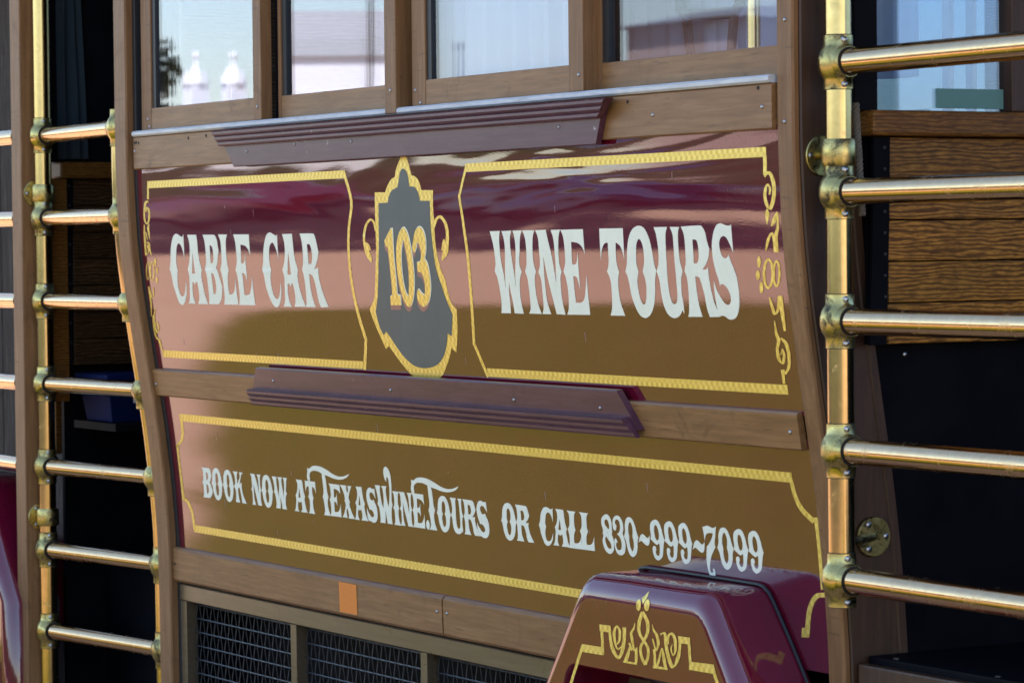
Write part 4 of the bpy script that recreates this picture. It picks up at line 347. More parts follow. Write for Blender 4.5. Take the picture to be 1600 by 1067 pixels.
def tree(x, y, h, r, label, seed):
    rnd = random.Random(seed); t = empty('tree', (x, y, 0), label, 'tree', 'trees across the road')
    mb = MB(); mb.tube([(x,y,0),(x+.1,y,h*.25),(x,y+.1,h*.55)], [.28,.2,.1], 10)
    for k in range(6):
        a = k*1.05; mb.tube([(x,y,h*.35),(x+math.cos(a)*r*.35,y+math.sin(a)*r*.35,h*.6),(x+math.cos(a)*r*.6,y+math.sin(a)*r*.6,h*.75)], [.11,.07,.03], 6)
    mb.build('trunk', 'bark', t); lf = MB()
    cl = [(rnd.uniform(-.75,.75)*r, rnd.uniform(-.75,.75)*r, rnd.uniform(.45,.95)*h, rnd.uniform(.25,.5)*r) for _ in range(16)]
    for _ in range(900):
        c = rnd.choice(cl); d = Vector((rnd.gauss(0,1), rnd.gauss(0,1), rnd.gauss(0,.8))).normalized()*c[3]*rnd.random()**.4
        p = Vector((x+c[0], y+c[1], c[2]))+d; u = Vector((rnd.gauss(0,1), rnd.gauss(0,1), rnd.gauss(0,1))).normalized()*rnd.uniform(.12,.26); w = u.orthogonal()*.7
        b = len(lf.v); lf.v += [p-u, p+w, p+u, p-w]; lf.f.append((b,b+1,b+2,b+3))
    lf.build('crown', 'leaf', t)
for i, (x, y, h, r) in enumerate([(-71.6,-30.4,7.2,1.5),(-30,-27,3.2,1.8)]):
    tree(x, y, h, r, ['tall dark tree across the road, reflected beside the cupolas','low tree across the road behind the parked cars'][i], i)
t = empty('building', (-187,-91.7,0), 'white building with grey metal upper storey, reflected in the second window', 'building')
def turned(u0, u1, w0, w1, z):   # u runs away from the trolley, w along the front
    return [(-179.2-.885*u+.50*w, -91.7-.465*u-.866*w, z) for u, w in ((u0,w0),(u1,w0),(u1,w1),(u0,w1))]
MB().loft([turned(0,12,-3.6,3.7,0), turned(0,12,-3.6,3.7,14.0)]).build('wall', 'stucco', t)
MB().loft([turned(-.4,12.4,-3.75,3.85,14.0), turned(0,12,-3.6,3.7,15.2), turned(1,11,-3.4,3.5,17.0)]).build('upper_storey', 'roof', t)
for k in range(3): MB().loft([turned(-.05,.02,-2.7+k*2.2,-1.7+k*2.2,9.0), turned(-.05,.02,-2.7+k*2.2,-1.7+k*2.2,10.2)]).build('window', 'car_glass', t)
t = empty('hall', (-157,-70,0), 'white hall with two cupolas, reflected in the leftmost window', 'hall')
MB().box((-166,-78,0),(-150,-66,8.4)).build('wall', 'stucco', t)
MB().loft([[(-166.5,-78.5,8.4),(-166.5,-65.5,8.4),(-166.5,-72,9.0)],[(-149.5,-78.5,8.4),(-149.5,-65.5,8.4),(-149.5,-72,9.0)]]).build('roof', 'roof', t)
for x, y in ((-152.1,-69.0),(-151.1,-70.75)):
    c = MB(); c.box((x-.55,y-.5,8.4),(x+.55,y+.5,10.5)); c.lathe((x,y,10.5),(0,0,1),[(0,.72),(.15,.70),(.5,.55),(.85,.25),(1.0,.12),(1.35,.10),(1.45,.2),(1.6,.2),(1.8,.02)],12); c.build('cupola', 'stucco', t, smooth=True)
M['brick'] = mat('pink_brick', (.38,.29,.26), .9)
t = empty('cottage', (-62,-45,0), 'pink brick cottage with white porch posts, reflected in the rightmost window', 'cottage')
MB().box((-66,-48.2,0),(-61.2,-41.6,7.3)).build('wall', 'brick', t)
MB().loft([[(-66.4,-48.6,7.3),(-60.8,-48.6,7.3),(-60.8,-41.2,7.3),(-66.4,-41.2,7.3)],[(-65,-46.6,7.7),(-62.4,-46.6,7.7),(-62.4,-43.2,7.7),(-65,-43.2,7.7)]]).build('roof', 'roof', t)
for k in range(4): MB().box((-60.9,-47.9+k*1.5,0),(-60.7,-47.72+k*1.5,7.2)).build('porch_post', 'stucco', t)
for k in range(2): MB().box((-61.22,-46.9+k*2.6,5.6),(-61.1,-45.9+k*2.6,7.0)).build('window', 'car_glass', t)
for x, y, h, lab in ((-67.8,-34.95,9.5,'tall wooden utility pole reflected in the second window'),(-66.4,-36.75,6.6,'short dark lamp post reflected in the third window')):
    t = empty('utility_pole', (x,y,0), lab, 'pole'); MB().tube([(x,y,0),(x,y,h*.6),(x+.05,y,h)], [.09,.07,.05], 10).build('shaft', 'bark', t); MB().lathe((x+.05,y,h),(0,0,1),[(0,.05),(.1,.09),(.2,.09),(.28,.02)],8).build('cap', 'bark', t)
hd = MB(); rh = random.Random(3)
for k in range(120):
    x = -140+k*1.6; hd.loft([[(x+dx*q, -22.5+dy*q, z) for dx, dy in ((-.95,-.7),(.95,-.7),(1.0,.8),(-1.0,.8))] for z, q in ((0,.9),(rh.uniform(1.2,1.6),1.05),(rh.uniform(2.1,2.7),rh.uniform(.5,.8)))])
tag(hd.build('hedge', 'leaf'), 'long dark clipped hedge along the far side of the road', 'hedge')
def car(x, y, m, label, sx=1.):
    t = empty('parked_car', (x, y, 0), label, 'car', 'cars parked across the road'); L = 4.5*sx
    side = [(-.5,.35),(-.5,.75),(-.44,.92),(-.25,1.0),(-.14,1.42),(.10,1.47),(.30,1.40),(.42,1.02),(.5,.92),(.5,.35)]
    rings = []
    for yy, s in ((-.88,.93),(-.82,1.),(.82,1.),(.88,.93)): rings.append([(x+px*L*(s if pz < 1 else s*.96), y+yy*(1 if pz < 1.05 else .8), .35+(pz-.35)*s) for px, pz in side])
    MB().loft(rings).build('body', m, t, smooth=True)
    for sy in (-1, 1):
        g = MB(); g.loft([[(x+px*L, y+sy*q, pz) for px, pz in ((-.22,1.03),(-.13,1.36),(.10,1.40),(.28,1.34),(.38,1.05))] for q in (.70,.835)]); g.build('side_window', 'car_glass', t)
        for px in (-.32, .31):
            MB().lathe((x+px*L, y+sy*.80, .33), (0,sy,0), [(-.1,.30),(-.08,.33),(.08,.33),(.1,.28),(.1,.05)], 18).build('wheel', 'tire', t)
carpaint('car_blue', (.015,.02,.05))
car(-13.4, -11.3, 'car_dark', 'dark grey saloon car parked nearest, across the road'); car(-19.8, -11.3, 'car_blue', 'dark blue saloon car parked in the middle of three across the road')
car(-26.2, -11.3, 'car_red', 'dark red saloon car parked farthest along the road')

# ------------------------------------------------------------------ the trolley
RL = Vector((-1.4, 1.1, 0))
car_root = empty('trolley_car', RL, 'maroon cable car style tour trolley with gold trim and brass gates', 'trolley')
T = car_root
XL, XR = -2.863, 0.0
# upper panel and its print
up = sheet('upper_side_panel', XL, XR+.004, 1.335, 1.866, 0, .008, 'paint', T, 60, .008)
strip = lambda n, x0, x1, z0, z1, par, off=.0003: decal(n, ' '.join('%d,%d*' % (round(x*1e4), round(z*1e4)) for x, z in ((x0,z0),(x1,z0),(x1,z1),(x0,z1))), 'gold', par, off)
strip('gold_band', -2.803, -1.700, 1.8085, 1.8265, up); strip('gold_band', -1.146, -.034, 1.8085, 1.8265, up)
strip('gold_band', -2.823, -1.708, 1.3735, 1.3915, up); strip('gold_band', -1.1405, -.0365, 1.3735, 1.3915, up)
for d in LINES_UP: decal('gold_line', d, 'gold', up, .0005)
decal('gold_scrollwork', ORN_L, 'gold', up, .0004); decal('gold_scrollwork', ORN_R, 'gold', up, .0004)
for d, ch in zip(UP, 'CABLECARWINETOURS'): tag(decal('letter', d, 'white', up, .0004), 'white letter %s' % ch)
sh = decal('shield', SHIELD_GREY, 'slate', up, .0009)
decal('shield_border', SHIELD_GOLD, 'gold', up, .0004); decal('gold_scroll', SCROLL, 'gold', up, .0006)
for d, ch in zip(NUM, '103'):
    decal('numeral_shadow', d, 'salmon', up, .0012, shift=(-.004,-.0105)); decal('numeral_outline', d, 'white', up, .0015, shift=(.0022,.0012), grow=.0012)
    tag(decal('numeral', d, 'gold', up, .0018), 'gold numeral %s' % ch)
# lower panel
lp = sheet('lower_side_panel', XL-.03, XR+.03, .86, 1.29, -.002, .008, 'paint_low', T, 60, .008)
strip('gold_band', -2.786, -.0645, 1.2085, 1.2275, lp, -.0017); strip('gold_band', -2.771, -.66, .9215, .940, lp, -.0017)
for d in LINES_LOW: decal('gold_line', d, 'gold', lp, -.0015)
for d in LOW: decal('letter', d, 'white', lp, -.0016)
# board under the windows
sb = board('sill_board', XL, XR, 1.8575, 1.9415, .010, .018, 'trim', T)
for x, z in ((-.396,1.899),(-.03,1.899),(-2.856,1.905),(-1.9,1.885)): screw(sp(x, z, .010), sb)
for x, z in ((-.485,1.928),(-.042,1.934),(-2.524,1.928),(-2.419,1.930),(-2.855,1.926),(-2.845,1.927),(-2.83,1.925)): hole(x, z, sb, .010)
cp = board('crown_moulding', -2.325, -.548, 1.8485, 1.9385, .024, .013, 'mould', T, .09, -.035, .002)
def ribbed(name, x0, x1, z0, z1, base, step, parent, m, c0=0., c1=0.):
    h = (z1-z0); P = [(0, 0), (0, .45)]
    for i in range(3):
        a = i/3.; P += [(a+.02, .50+.2*i), (a+.10, .62+.2*i), (a+.24, .62+.2*i), (a+.285, .50+.2*i)]
    P += [(1, 1.0), (1, 0)]
    mb = MB(); rings = [[sp(x+c*(1-a), z0+h*a, base+step*b) for a, b in P] for x, c in ((x0, c0), (x1, c1))]
    mb.loft(rings); return mb.build(name, m, parent)
ribbed('ribbed_moulding', -2.318, -.515, 1.8995, 1.9375, .0235, .020, cp, 'mould', .02, -.045)
for x, z in ((-1.905,1.892),(-1.62,1.889),(-.72,1.888),(-2.16,1.884)): screw(sp(x, z, .024), cp, .0035)
# track
tr = MB(); tr.loft([[(x,-.012,1.942),(x,-.016,1.946),(x,-.016,1.953),(x,-.012,1.9565),(x,.05,1.9565),(x,.05,1.942)] for x in (XL+.003, -.002)]); tr.build('window_track', 'alu', T, smooth=False)
# middle rail
mr = board('middle_rail', -2.885, -.003, 1.2725, 1.3430, .012, .014, 'trim', T, 0, 0, .004)
for x, z in ((-.031,1.307),(-2.872,1.304)): screw(sp(x, z, .012), mr)
mp_ = board('middle_moulding', -2.228, -.590, 1.290, 1.3670, .026, .014, 'mould', T, -.045, .062, .002)
ribbed('ribbed_moulding', -2.262, -.560, 1.2770, 1.3165, .0255, .018, mp_, 'mould', 0, .035)
for x, z in ((-2.14,1.338),(-1.545,1.336),(-1.0,1.334),(-.66,1.330)): screw(sp(x, z, .026), mp_, .0038)
# lower rail
lr = board('lower_rail', -2.893, -1.4375, .7850, .8755, .012, .02, 'trim', T, 0, 0, .007)
lr2 = board('lower_rail', -1.4315, -.15, .7850, .8755, .012, .02, 'trim', T, 0, 0, .007)
screw(sp(-1.460,.839,.012), lr); screw(sp(-1.414,.839,.012), lr2); hole(-2.87,.832,lr,.012); hole(-2.885,.833,lr,.012)
tp = MB(); tp.loft([[sp(x, z, o) for z in (.794,.82,.85,.866)]+[sp(x, z, o) for z in (.866,)] for x, o in ((-1.932,.0126),(-1.845,.0126))])
tp = MB(); tp.quadgrid([[sp(x, z, .0128) for z in np.linspace(.7945,.8655,8)] for x in (-1.934,-1.89,-1.845)]); tag(tp.build('reflective_tape', 'tape', lr), 'small orange rectangle of reflective tape')
# grille
gf = board('ventilation_grille', -2.868, -.6, .7365, .7805, .002, .03, 'grille_frame', T)
for x0, x1 in ((-2.868,-2.829),(-2.222,-2.191),(-1.562,-1.532),(-.92,-.89)): sheet('grille_bar', x0, x1, .40, .7362, .001, .03, 'grille_frame', gf, 1, .05)
board('grille_bar', -2.868, -.6, .36, .3995, .002, .03, 'grille_frame', gf)
for x0, x1 in ((-2.829,-2.222),(-2.191,-1.562),(-1.532,-.92)):
    mb = MB(); px, pz = .0213, .0356; nz = int(.335/pz); nx = int((x1-x0)/px)
    for j in range(nz+1):
        z = .728-j*pz; mb.tube([(x0, .132+.002*(1 if i % 2 else -1)*(1 if j % 2 else -1), z) if False else (x0+(x1-x0)*i/(nx*2.), .1315-.0012*math.cos(math.pi*(i/2.+j)), z) for i in range(nx*2+1)], .0019, 5)
    tag(mb.build('cross_wires', 'wire_h', gf, smooth=True), kind='stuff'); mb = MB()
    for i in range(nx+1):
        x = x0+.008+i*px
        if x > x1: break
        mb.tube([(x, .1335+.0018*math.cos(math.pi*((.728-z)/pz+i)), z) for z in np.arange(.735, .40, -.0059)], .0012, 5)
    tag(mb.build('wire_mesh', 'wire', gf, smooth=True), kind='stuff')
MB().box((-2.87,.30,.38),(-.5,.32,.78)).build('grille_backing', 'black', gf)
for nm, a, b in (('duct_top', (-2.87,.12,.786),(-.5,.30,.80)),('duct_side', (-2.895,.12,.38),(-2.875,.30,.78))): MB().box(a, b).build(nm, 'black', gf)
# posts of the enclosed cabin
def upright(name, x0, x1, o0, o1, z0, z1, m, parent, bev=.004):
    mb = MB(); zs = np.arange(z0, z1+.001, .03); rings = []
    for z in zs:
        a = prof(z)-o0; b = prof(z)-o1; rings.append([(x0,b,z),(x0,a+bev,z),(x0+bev,a,z),(x1-bev,a,z),(x1,a+bev,z),(x1,b,z)])
    mb.loft(rings); return mb.build(name, m, parent, smooth=True)
pl = upright('corner_post', -2.958, -2.882, .022, -.05, .38, 2.8, 'trim_z', T)
upright('gap_shade', -2.8815, -2.8640, .002, -.05, .38, 2.8, 'rubber', pl, .001)  # black strip standing in for the shaded side of the post
pr = upright('corner_post', .0045, .056, .003, -.010, .38, 2.8, 'trim_z', T)
screw((.033, -.003, 2.053), pr); screw((.030, -.003, 1.87), pr)
ep = upright('end_board', .004, .060, -.0115, -.118, .38, 2.8, 'endwood', T, .003)
upright('end_board_edge', .003, .0635, -.1185, -.137, .38, 2.8, 'endwood', ep, .003)
# windows
M['clear_glass'] = glass('clear_window_glass', 1.5, (.95,.97,1.))
def sash(x0, x1, yf, left, label, gm='glass'):
    w = MB(); w.box((x0, yf, 1.957), (x1, yf+.022, 2.0125)); o = tag(w.build('window', 'trim', T, .002), label)
    if left: MB().box((x0-.061, yf-.0005, 1.957), (x0-.0008, yf+.022, 2.75)).build('sash_stile', 'trim_z', o, .002)
    else: MB().box((x0-.016, yf-.0005, 1.957), (x0-.0008, yf+.022, 2.75)).build('sash_stile', 'trim_z', o, .002)
    MB().box((x0, yf, 2.70), (x1, yf+.022, 2.75)).build('sash_rail', 'trim', o, .002)
    MB().box((x0, yf+.004, 2.0128), (x0+.020, yf+.020, 2.699)).build('rubber_seal', 'rubber', o)
    MB().box((x0, yf+.010, 2.0128), (x1+.01, yf+.014, 2.699)).build('pane', gm, o); return o
w1 = sash(-2.778, -2.160, .004, True, 'leftmost window, its sash in the front track'); screw((-2.80,.0035,1.985), w1); screw((-2.79,.0035,1.966), w1)
w2 = sash(-2.072, -1.470, .026, False, 'second window, set back')
w3 = sash(-1.322, -.712, .004, True, 'third window, its sash in the front track', 'clear_glass'); screw((-1.368,.0035,1.992), w3); screw((-1.345,.0035,1.964), w3)
w4 = sash(-.640, .003, .028, False, 'rightmost window, set back', 'clear_glass')
for x0, x1, z0, y1, sc in ((-2.160,-2.117,1.9575,.024,(-2.138,1.989)), (-1.472,-1.420,1.944,.050,(-1.445,1.995)), (-.711,-.655,1.9575,.030,(-.672,1.990))):
    mu = MB().box((x0,-.017 if z0 < 1.95 else -.006,z0),(x1,y1,2.75)).build('mullion', 'trim_z', T, .002); screw((sc[0], -.017 if z0 < 1.95 else -.006, sc[1]), mu)
MB().box((-2.862,.055,1.95),(-2.84,.075,2.75)).build('gap_filler', 'rubber', T)
for x0, x1 in ((-2.1165,-2.0892),(-1.4195,-1.3836),(-.6545,-.6565+.02)): MB().box((x0,.034,1.957),(x1,.075,2.75)).build('gap_filler', 'black', T)  # black boxes added to keep the gaps beside the sashes dark
# cabin shell, behind the windows
MB().box((-5.6,-.10,2.86),(5.2,2.45,2.92)).build('roof', 'oak_dark', T)
MB().box((-5.6,-.02,2.751),(5.2,.06,2.86)).build('fascia', 'trim', T)
MB().box((-5.6,.14,.34),(5.2,2.3,.38)).build('floor', 'black', T)
MB().box((-2.86,.075,1.90),(.0,.11,1.955)).build('inner_sill', 'oak_dark', T)
MB().box((-2.86,.33,.385),(.0,.35,1.898)).build('inner_lining', 'black', T)
MB().box((-2.945,.16,.385),(-2.925,2.235,2.85)).build('cabin_end_wall', 'oak_dark', T)
# opposite side: posts, with tinted panes added between to dim the sky
MB().box((-5.6,2.26,.385),(5.2,2.30,1.90)).build('opposite_wall', 'black', T)
for i in range(11): MB().box((-2.87+i*.72-.04,2.24,1.902),(-2.87+i*.72+.04,2.29,2.75)).build('opposite_post', 'oak_dark', T)
M['dark_glass'] = glass('tinted_glass', 1.5, (.30,.37,.45))
M['light_glass'] = glass('pale_tinted_glass', 1.5, (.52,.64,.80))
MB().box((-5.6,2.262,1.902),(.1,2.267,2.75)).build('tint_filter', 'dark_glass', T)
MB().box((.103,2.262,1.902),(5.2,2.267,2.75)).build('tint_filter', 'light_glass', T)  # added across the open bay to cool the reflected sky
MB().box((-5.6,2.24,2.752),(5.2,2.30,2.858)).build('opposite_header', 'offwhite', T)

def bulkhead(X0, ytrim, z_sill, z_bot, left):
    b = MB(); b.box((X0-.05, .150, z_bot), (X0-.027, 2.24, z_sill+.02)); b.box((X0-.062,.150,.40),(X0-.044,2.24,z_bot-.0005)); o = b.build('bulkhead', 'black', T)  # lower sheet is black in place of the dark open space below the planks
    n = round((z_sill-z_bot)/.0757); h = (z_sill-z_bot)/n
    for i in range(n):
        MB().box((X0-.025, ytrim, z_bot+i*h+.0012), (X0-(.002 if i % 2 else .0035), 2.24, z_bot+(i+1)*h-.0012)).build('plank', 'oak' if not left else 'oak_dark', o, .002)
    MB().box((X0-.04, .12, z_sill+.001), (X0+.030, 2.24, z_sill+.047)).build('sill', 'oak_sill', o, .006)
    if left: MB().box((X0-.03, .095, z_bot-.1), (X0+.012, .146, z_sill)).build('edge_board', 'oak_sill', o, .003)
    st = MB()
    st.loft([[(X0-.004, ytrim-.036-d, z), (X0+.004, ytrim-.036-d, z), (X0+.004, ytrim-d*.9, z), (X0-.004, ytrim-d*.9, z)] for z, d in ((z_sill-.001,0),(z_sill-.15,.003),(z_bot,.012))])
    s = st.build('black_strip', 'black', o)
    for k in range(9): screw((X0+.004, ytrim-.013, z_sill-.02-k*(z_sill-z_bot-.03)/9), o, .0035, (1,0,0), 'rubber')
    MB().box((X0-.02, .20 if left else .447, z_sill+.0475), (X0+.02, .30 if left else .56, 2.75)).build('window_stile', 'endwood' if not left else 'black', o, .003)
    MB().box((X0-.03, .10, z_sill+.0475), (X0+.004, .150, 2.75)).build('window_stile', 'black', o)
    if left: MB().box((X0-.03, .15, z_sill+.0475), (X0-.02, 2.2, 2.75)).build('blind', 'black', o)
    else:
        for y0, y1 in ((.340,.352),(.395,.405)): MB().box((X0-.05, y0, z_sill+.0475), (X0-.03, y1, 2.75)).build('reflection_slat', 'offwhite', o)  # added pale slats imitating reflected columns in the pane
    MB().box((X0-.003, .125, z_sill+.0475), (X0+.001, 2.2, 2.75)).build('pane', 'glass', o)
    return o
br = bulkhead(.10, .178, 1.842, 1.465, False)
MB().box((.1025,.285,1.895),(.104,.440,1.931)).build('window_sticker', mat('teal_sticker', (.10,.24,.23), .5), br)
screw((.0565,.245,1.445), br, .005, (1,0,0))
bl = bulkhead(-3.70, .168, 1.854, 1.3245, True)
# floor edge seen at the lower right
fl = MB().box((.066,.150,.86),(5.2,2.24,.897)).build('bay_floor', 'black', T, .004)
MB().box((.066,.126,.79),(2.6,.149,.884)).build('floor_nosing', 'endwood', fl, .004)
for x in (.13,.42): screw((x,.165,.8972), fl, .006, (0,0,1))
# left bay
pp = MB().box((-3.735,-.002,.2),(-3.662,.045,2.85)).build('door_pillar', 'trim_z', T, .004)
lb = MB().box((-6,.55,.2),(-3.75,.57,2.85)).build('vestibule_wall', 'black', T)
for i in range(16): MB().box((-6+i*.14,.52,.2),(-6+i*.14+.134,.549,2.84)).build('weathered_board', 'greywood', lb, .003)
MB().box((-3.99,.20,1.06),(-3.93,.235,1.43)).build('seat_post', 'oak_sill', T, .004)

# brass gates
def joint(x, y, z, side, gate, both=False):
    j = MB(); j.lathe((x,y,z), (0,0,1), [(-.048,.0238),(-.048,.0262),(-.031,.0264),(-.027,.0285),(-.019,.0335),(-.007,.0365),(.007,.0365),(.019,.0335),(.027,.0285),(.031,.0264),(.048,.0262),(.048,.0238)], 24)
    for s in ((side,) if not both else (-1, 1)):
        j.lathe((x,y,z), (s,0,0), [(.004,.0325),(.031,.0300),(.035,.0275),(.035,.0232)], 24)
    o = j.build('pipe_fitting', 'joint', gate, smooth=True)
    for s in (-1, 1):
        screw((x+.0252, y-.0058, z+s*.0395), gate, .0060, (.97,-.22,0)); 
        MB().lathe((x,y,z+s*.0483), (0,0,1), [(-.0010,.0258),(.0012,.0252)], 24).build('grime_ring', 'hole', gate)
    for s in ((side,) if not both else (-1, 1)): MB().lathe((x+s*.0352,y,z), (s,0,0), [(-.0008,.0268),(.0012,.0262),(.0012,.0236)], 24).build('grime_ring', 'hole', gate)
    return o
RZ = [2.203,1.9725,1.7415,1.5105,1.2790,1.0470,.8140,.5860]
def flange(c, nrm, arm_to, gate):
    mb = MB(); mb.lathe(c, nrm, [(0,.037),(.004,.037),(.0055,.0355),(.0056,.012)], 28); mb.tube([Vector(c), Vector(arm_to)], .0085, 12); f = mb.build('wall_flange', 'joint', gate, smooth=True)
    ax = Vector(nrm); u = Vector((0,1,0)) if abs(ax.x) > .5 else Vector((1,0,0))
    for k in range(3):
        a = k*2.094+(0 if c[2] < 1.5 else math.pi); p = Vector(c)+u*math.cos(a)*.026+Vector((0,0,1))*math.sin(a)*.026+ax*.005; screw(p, gate, .0060, nrm)
# right gate
gx, gy = .121, .051
mb = MB(); mb.tube([(gx,gy,z) for z in np.linspace(1.035,2.8,20)], .0240, 28); g1 = mb.build('brass_gate', 'brass_post', T, smooth=True); tag(g1, 'brass pipe gate on the right, with a straight upright')
for z in RZ[:6]:
    joint(gx, gy, z, 1, g1); MB().tube([(gx+.03,gy,z),(gx+.7,gy,z),(gx+1.6,gy,z)], .0235, 28).build('rung', 'brass', g1, smooth=True)
MB().lathe((gx,gy,1.812),(0,0,1),[(-.024,.0242),(-.024,.029),(-.018,.0315),(.018,.0315),(.024,.029),(.024,.0242)],24).build('clamp_collar','joint',g1,smooth=True)
flange((.0605,.056,1.808),(1,0,0),(gx-.02,gy,1.812),g1)
flange((.0645,.163,1.114),(1,0,0),(gx+.0,gy+.02,1.112),g1)
# left gate
lx, ly = -3.630, .050
mb = MB(); mb.tube([(lx,ly,z) for z in np.linspace(.3,2.8,24)], .0240, 24); g2 = mb.build('brass_gate', 'brass_post', T, smooth=True); tag(g2, 'brass pipe gate on the left, with one curved upright')
crv = lambda z: prof(z)+.028
mb = MB(); mb.tube([(-3.035,crv(z),z) for z in np.linspace(.3,1.99,40)], .0240, 24); mb.build('curved_upright', 'brass_post', g2, smooth=True)
for z in RZ[1:]:
    joint(lx, ly, z, 1, g2); joint(-3.035, crv(z), z, -1, g2)
    MB().tube([(lx+.03,ly,z),(-3.065,crv(z),z)], .0225, 24).build('rung', 'brass', g2, smooth=True)
for z in (1.812, .905):
    MB().lathe((lx,ly,z),(0,0,1),[(-.024,.0242),(-.024,.029),(-.018,.0315),(.018,.0315),(.024,.029),(.024,.0242)],24).build('clamp_collar','joint',g2,smooth=True)
    flange((-3.6615,.040,z),(1,0,0),(lx-.02,ly,z),g2)
# gate beyond the pillar
mb = MB(); mb.tube([(-4.9,.05,z) for z in (.3,1.5,2.8)], .024, 16); g3 = mb.build('brass_gate', 'brass_post', T, smooth=True); tag(g3, 'brass pipe gate at the far left, mostly out of view')
for z in RZ[1:6]: MB().tube([(-4.9,.02,z),(-4.3,.02,z),(-3.738,.02,z)], .0225, 20).build('rung', 'brass', g3, smooth=True)

# wheel fender
def fender(cx, orn, label):
    zt = 1.004; half = lambda z: .222+max(0., (zt-max(z,.66)))*.69
    def outline(inset, y):
        P = []; r = .045
        z1 = zt-inset; hw = .2247-inset*.31
        corner = lambda s: [(cx+s*(hw-.030), z1), (cx+s*(hw-.012), z1-.003), (cx+s*(hw+.004), z1-.013), (cx+s*(hw+.018), z1-.030)]
        L = [(cx-half(z)+inset, z) for z in (.36,.66,.80,.905)]; Rr = [(cx+half(z)-inset, z) for z in (.905,.80,.66,.36)]
        return [(x, y, z) for x, z in L+corner(-1)[::-1]+[(cx-.08,z1+.0006),(cx+.08,z1+.0006)]+corner(1)+Rr]
    rings = [outline(0, .112), outline(0, .03), outline(0, -.002)]+[outline(.046*(1-math.cos(a)), -.002-.046*math.sin(a)) for a in (.2,.4,.6,.8,1.0,1.2,1.4,1.57)]
    mb = MB(); mb.quadgrid(rings, False)
    # front face with the wheel opening
    outer = outline(.046, -.048); op = [(cx-.37,.36),(cx-.37,.55),(cx-.275,.80),(cx-.262,.815),(cx-.245,.8215),(cx,.8225),(cx+.245,.8215),(cx+.262,.815),(cx+.275,.80),(cx+.37,.55),(cx+.37,.36)]
    poly = [Vector((p[0],p[2],0)) for p in outer]+[Vector((x,z,0)) for x, z in op[::-1]]
    b = len(mb.v); mb.v += [(p.x,-.048,p.y) for p in poly]; mb.f += [tuple(b+i for i in t) for t in tessellate_polygon([poly])]
    mb.quadgrid([[(x,-.048,z) for x, z in op],[(x,-.040,z-.006) for x, z in op],[(x,.0,z-.008) for x, z in op],[(x,.25,z-.008) for x, z in op]])
    o = mb.build('wheel_fender', 'fender_paint', T, smooth=True); tag(o, label)
    ol = outline(-.004, .100); MB().tube([(x, prof(z)-.004, z) for x, y, z in ol], .0036, 8).build('gasket', 'rubber', o, smooth=True)
    if orn: decal('gold_ornament', FEND, 'gold', o, 0, mapf=lambda x, z, off: (x, -.0484-off, z) if z < .958 else (x, -.0484-off+.046-math.sqrt(max(0.,.046**2-(z-.958)**2)), z))
    return o
fd = fender(-.400, True, 'maroon fender over the near wheel, with gold ornament'); fender(-4.16, False, 'maroon fender at the far left edge')
for cx in (-.40, -4.16):
    w = MB().lathe((cx,.03,.40),(0,1,0),[(0,.22),(0,.33),(.015,.375),(.05,.395),(.20,.395),(.235,.375),(.25,.33),(.25,.1)],48).build('wheel','tire',T,smooth=True)
    MB().lathe((cx,.045,.40),(0,1,0),[(0,.03),(0,.12),(.03,.16),(.03,.215),(.0,.219),(.1,.219)],32).build('rim','steel',w,smooth=True)
MB().box((-4.9,.27,.25),(.0,.29,.80)).build('under_skirt', 'black', T)

# inside poles seen through the windows
for x, y in ((-2.148,.085),(-.890,.085),(-.191,.085)):
    MB().tube([(x,y,1.957),(x,y,2.4),(x,y,2.85)], .0125, 14).build('inside_pole', 'brass_post', T, smooth=True)
# cloth blinds and a seat frame seen through the glass
def drape(x0, x1, y, parent):
    mb = MB(); n = int((x1-x0)/.012); rows = []
    for z in (1.96, 2.3, 2.74): rows.append([(x0+(x1-x0)*i/n, y+.012*math.sin(i*.55)+.006*math.sin(i*1.7+z), z) for i in range(n+1)])
    mb.quadgrid(rows); return mb.build('window_blind', 'blind_cloth', parent, smooth=True)
M['blind_cloth'] = mat('pale_blind_cloth', (.42,.45,.53), .9, 0, .1)
drape(-1.44, -.72, .060, T); drape(-1.35, .0, .34, T)
sf = MB(); sf.tube([(-.77,.30,2.2),(-.765,.30,2.135),(-.745,.30,2.122),(-.57,.30,2.115),(-.55,.30,2.13),(-.54,.30,2.2)], .012, 10); sf.tube([(-.745,.30,2.12),(-.72,.30,1.99)], .010, 8); sf.tube([(-.57,.30,2.115),(-.59,.30,1.99)], .010, 8); sf.build('seat_frame', 'rubber', T, smooth=True)
# seats
for x in (-2.2,-1.5,-.8):
    s = MB().box((x-.2,.9,.80),(x+.2,1.9,.86)).build('seat', 'oak_dark', T, .01); MB().box((x-.22,.9,.862),(x-.18,1.9,1.45)).build('backrest', 'oak_dark', s, .01); MB().box((x-.1,1.3,.385),(x+.1,1.5,.799)).build('leg', 'black', s)

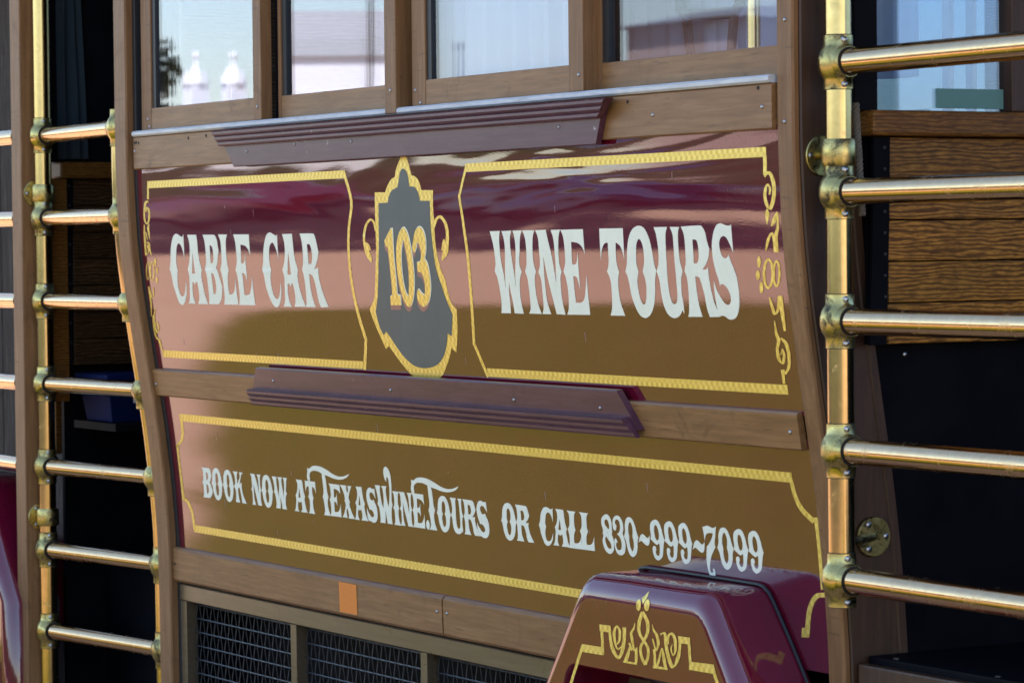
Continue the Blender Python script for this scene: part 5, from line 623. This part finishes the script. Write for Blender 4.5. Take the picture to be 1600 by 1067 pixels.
# ------------------------------------------------------------------ loose things in the left bay
cu = MB(); rows = []
for z in np.linspace(1.91, 2.74, 14):
    t = (2.74-z)/.83; rows.append([(-3.675+.012*math.sin(k*1.3+z*2), .118+(.045+.035*t)*k/12.+.010*math.sin(k*1.1), z) for k in range(13)])
cu.quadgrid(rows); cu.quadgrid([[(x-.004,y+.002,z) for x,y,z in r] for r in rows]); tag(cu.build('curtain', 'cloth', None, smooth=True), 'dark slate cloth curtain hanging in the doorway left of the cabin', 'curtain')
bx = empty('storage_box', (-3.57,.33,1.171), 'blue plastic box on the dark shelf behind the left brass gate', 'box')
b_ = MB(); b_.loft([[(-3.68+d,.165+d,z),(-3.46-d,.165+d,z),(-3.46-d,.50-d,z),(-3.68+d,.50-d,z)] for z, d in ((1.1715,.02),(1.275,.004),(1.278,0),(1.288,0))]); b_.build('tub', 'blue', bx, .003)
MB().box((-3.685,.160,1.289),(-3.455,.505,1.305)).build('lid', 'blue', bx, .004)
MB().box((-3.4595,.24,1.225),(-3.455,.29,1.245)).build('handle', 'offwhite', bx, .001)
MB().box((-3.695,.16,1.15),(-3.40,.9,1.171)).build('shelf', 'black', T)

# scuffs and drips on the paint
rs = random.Random(21); M['scuff'] = mat('pale_scuff', (.42,.33,.33), .8)
for par, zr, n in ((up, (1.38,1.84), 16), (lp, (.90,1.25), 16)):
    mb = MB()
    for k in range(n):
        x = rs.uniform(-2.75,-.15); z = rs.uniform(*zr); l = rs.uniform(.004,.020); w = rs.uniform(.0008,.0018); o = .0004 if par is up else -.0016
        mb.quadgrid([[sp(x,z,o),sp(x+w,z,o)],[sp(x+.001,z-l,o),sp(x+w*.6+.001,z-l,o)]])
    tag(mb.build('scuff_marks', 'scuff', par), kind='stuff')
mb = MB()
for k in range(46):
    x = -.60+k*.0092+rs.uniform(-.004,.004); y = .004+rs.uniform(-.004,.004)
    if rs.random() < .75: mb.quadgrid([[(x,y,1.0052),(x+rs.uniform(.004,.011),y+.001,1.0052)],[(x+.001,y+rs.uniform(.001,.004),1.0052),(x+.009,y+rs.uniform(.002,.005),1.0052)]])
tag(mb.build('scratches', 'scuff', fd), kind='stuff')

# frayed rope end behind the right post
M['rope'] = mat('grey_rope', (.16,.14,.12), .95, 0, .1)
rp = MB()
for k in range(3): rp.tube([(.116+.004*math.cos(z*260+k*2.1), .0925+.010*(1.90-z)/.16+.004*math.sin(z*260+k*2.1), z) for z in np.linspace(1.70,1.90,60)], .0035, 6)
tag(rp.build('rope', 'rope', None, smooth=True), 'short frayed grey rope hanging behind the right brass upright', 'rope')
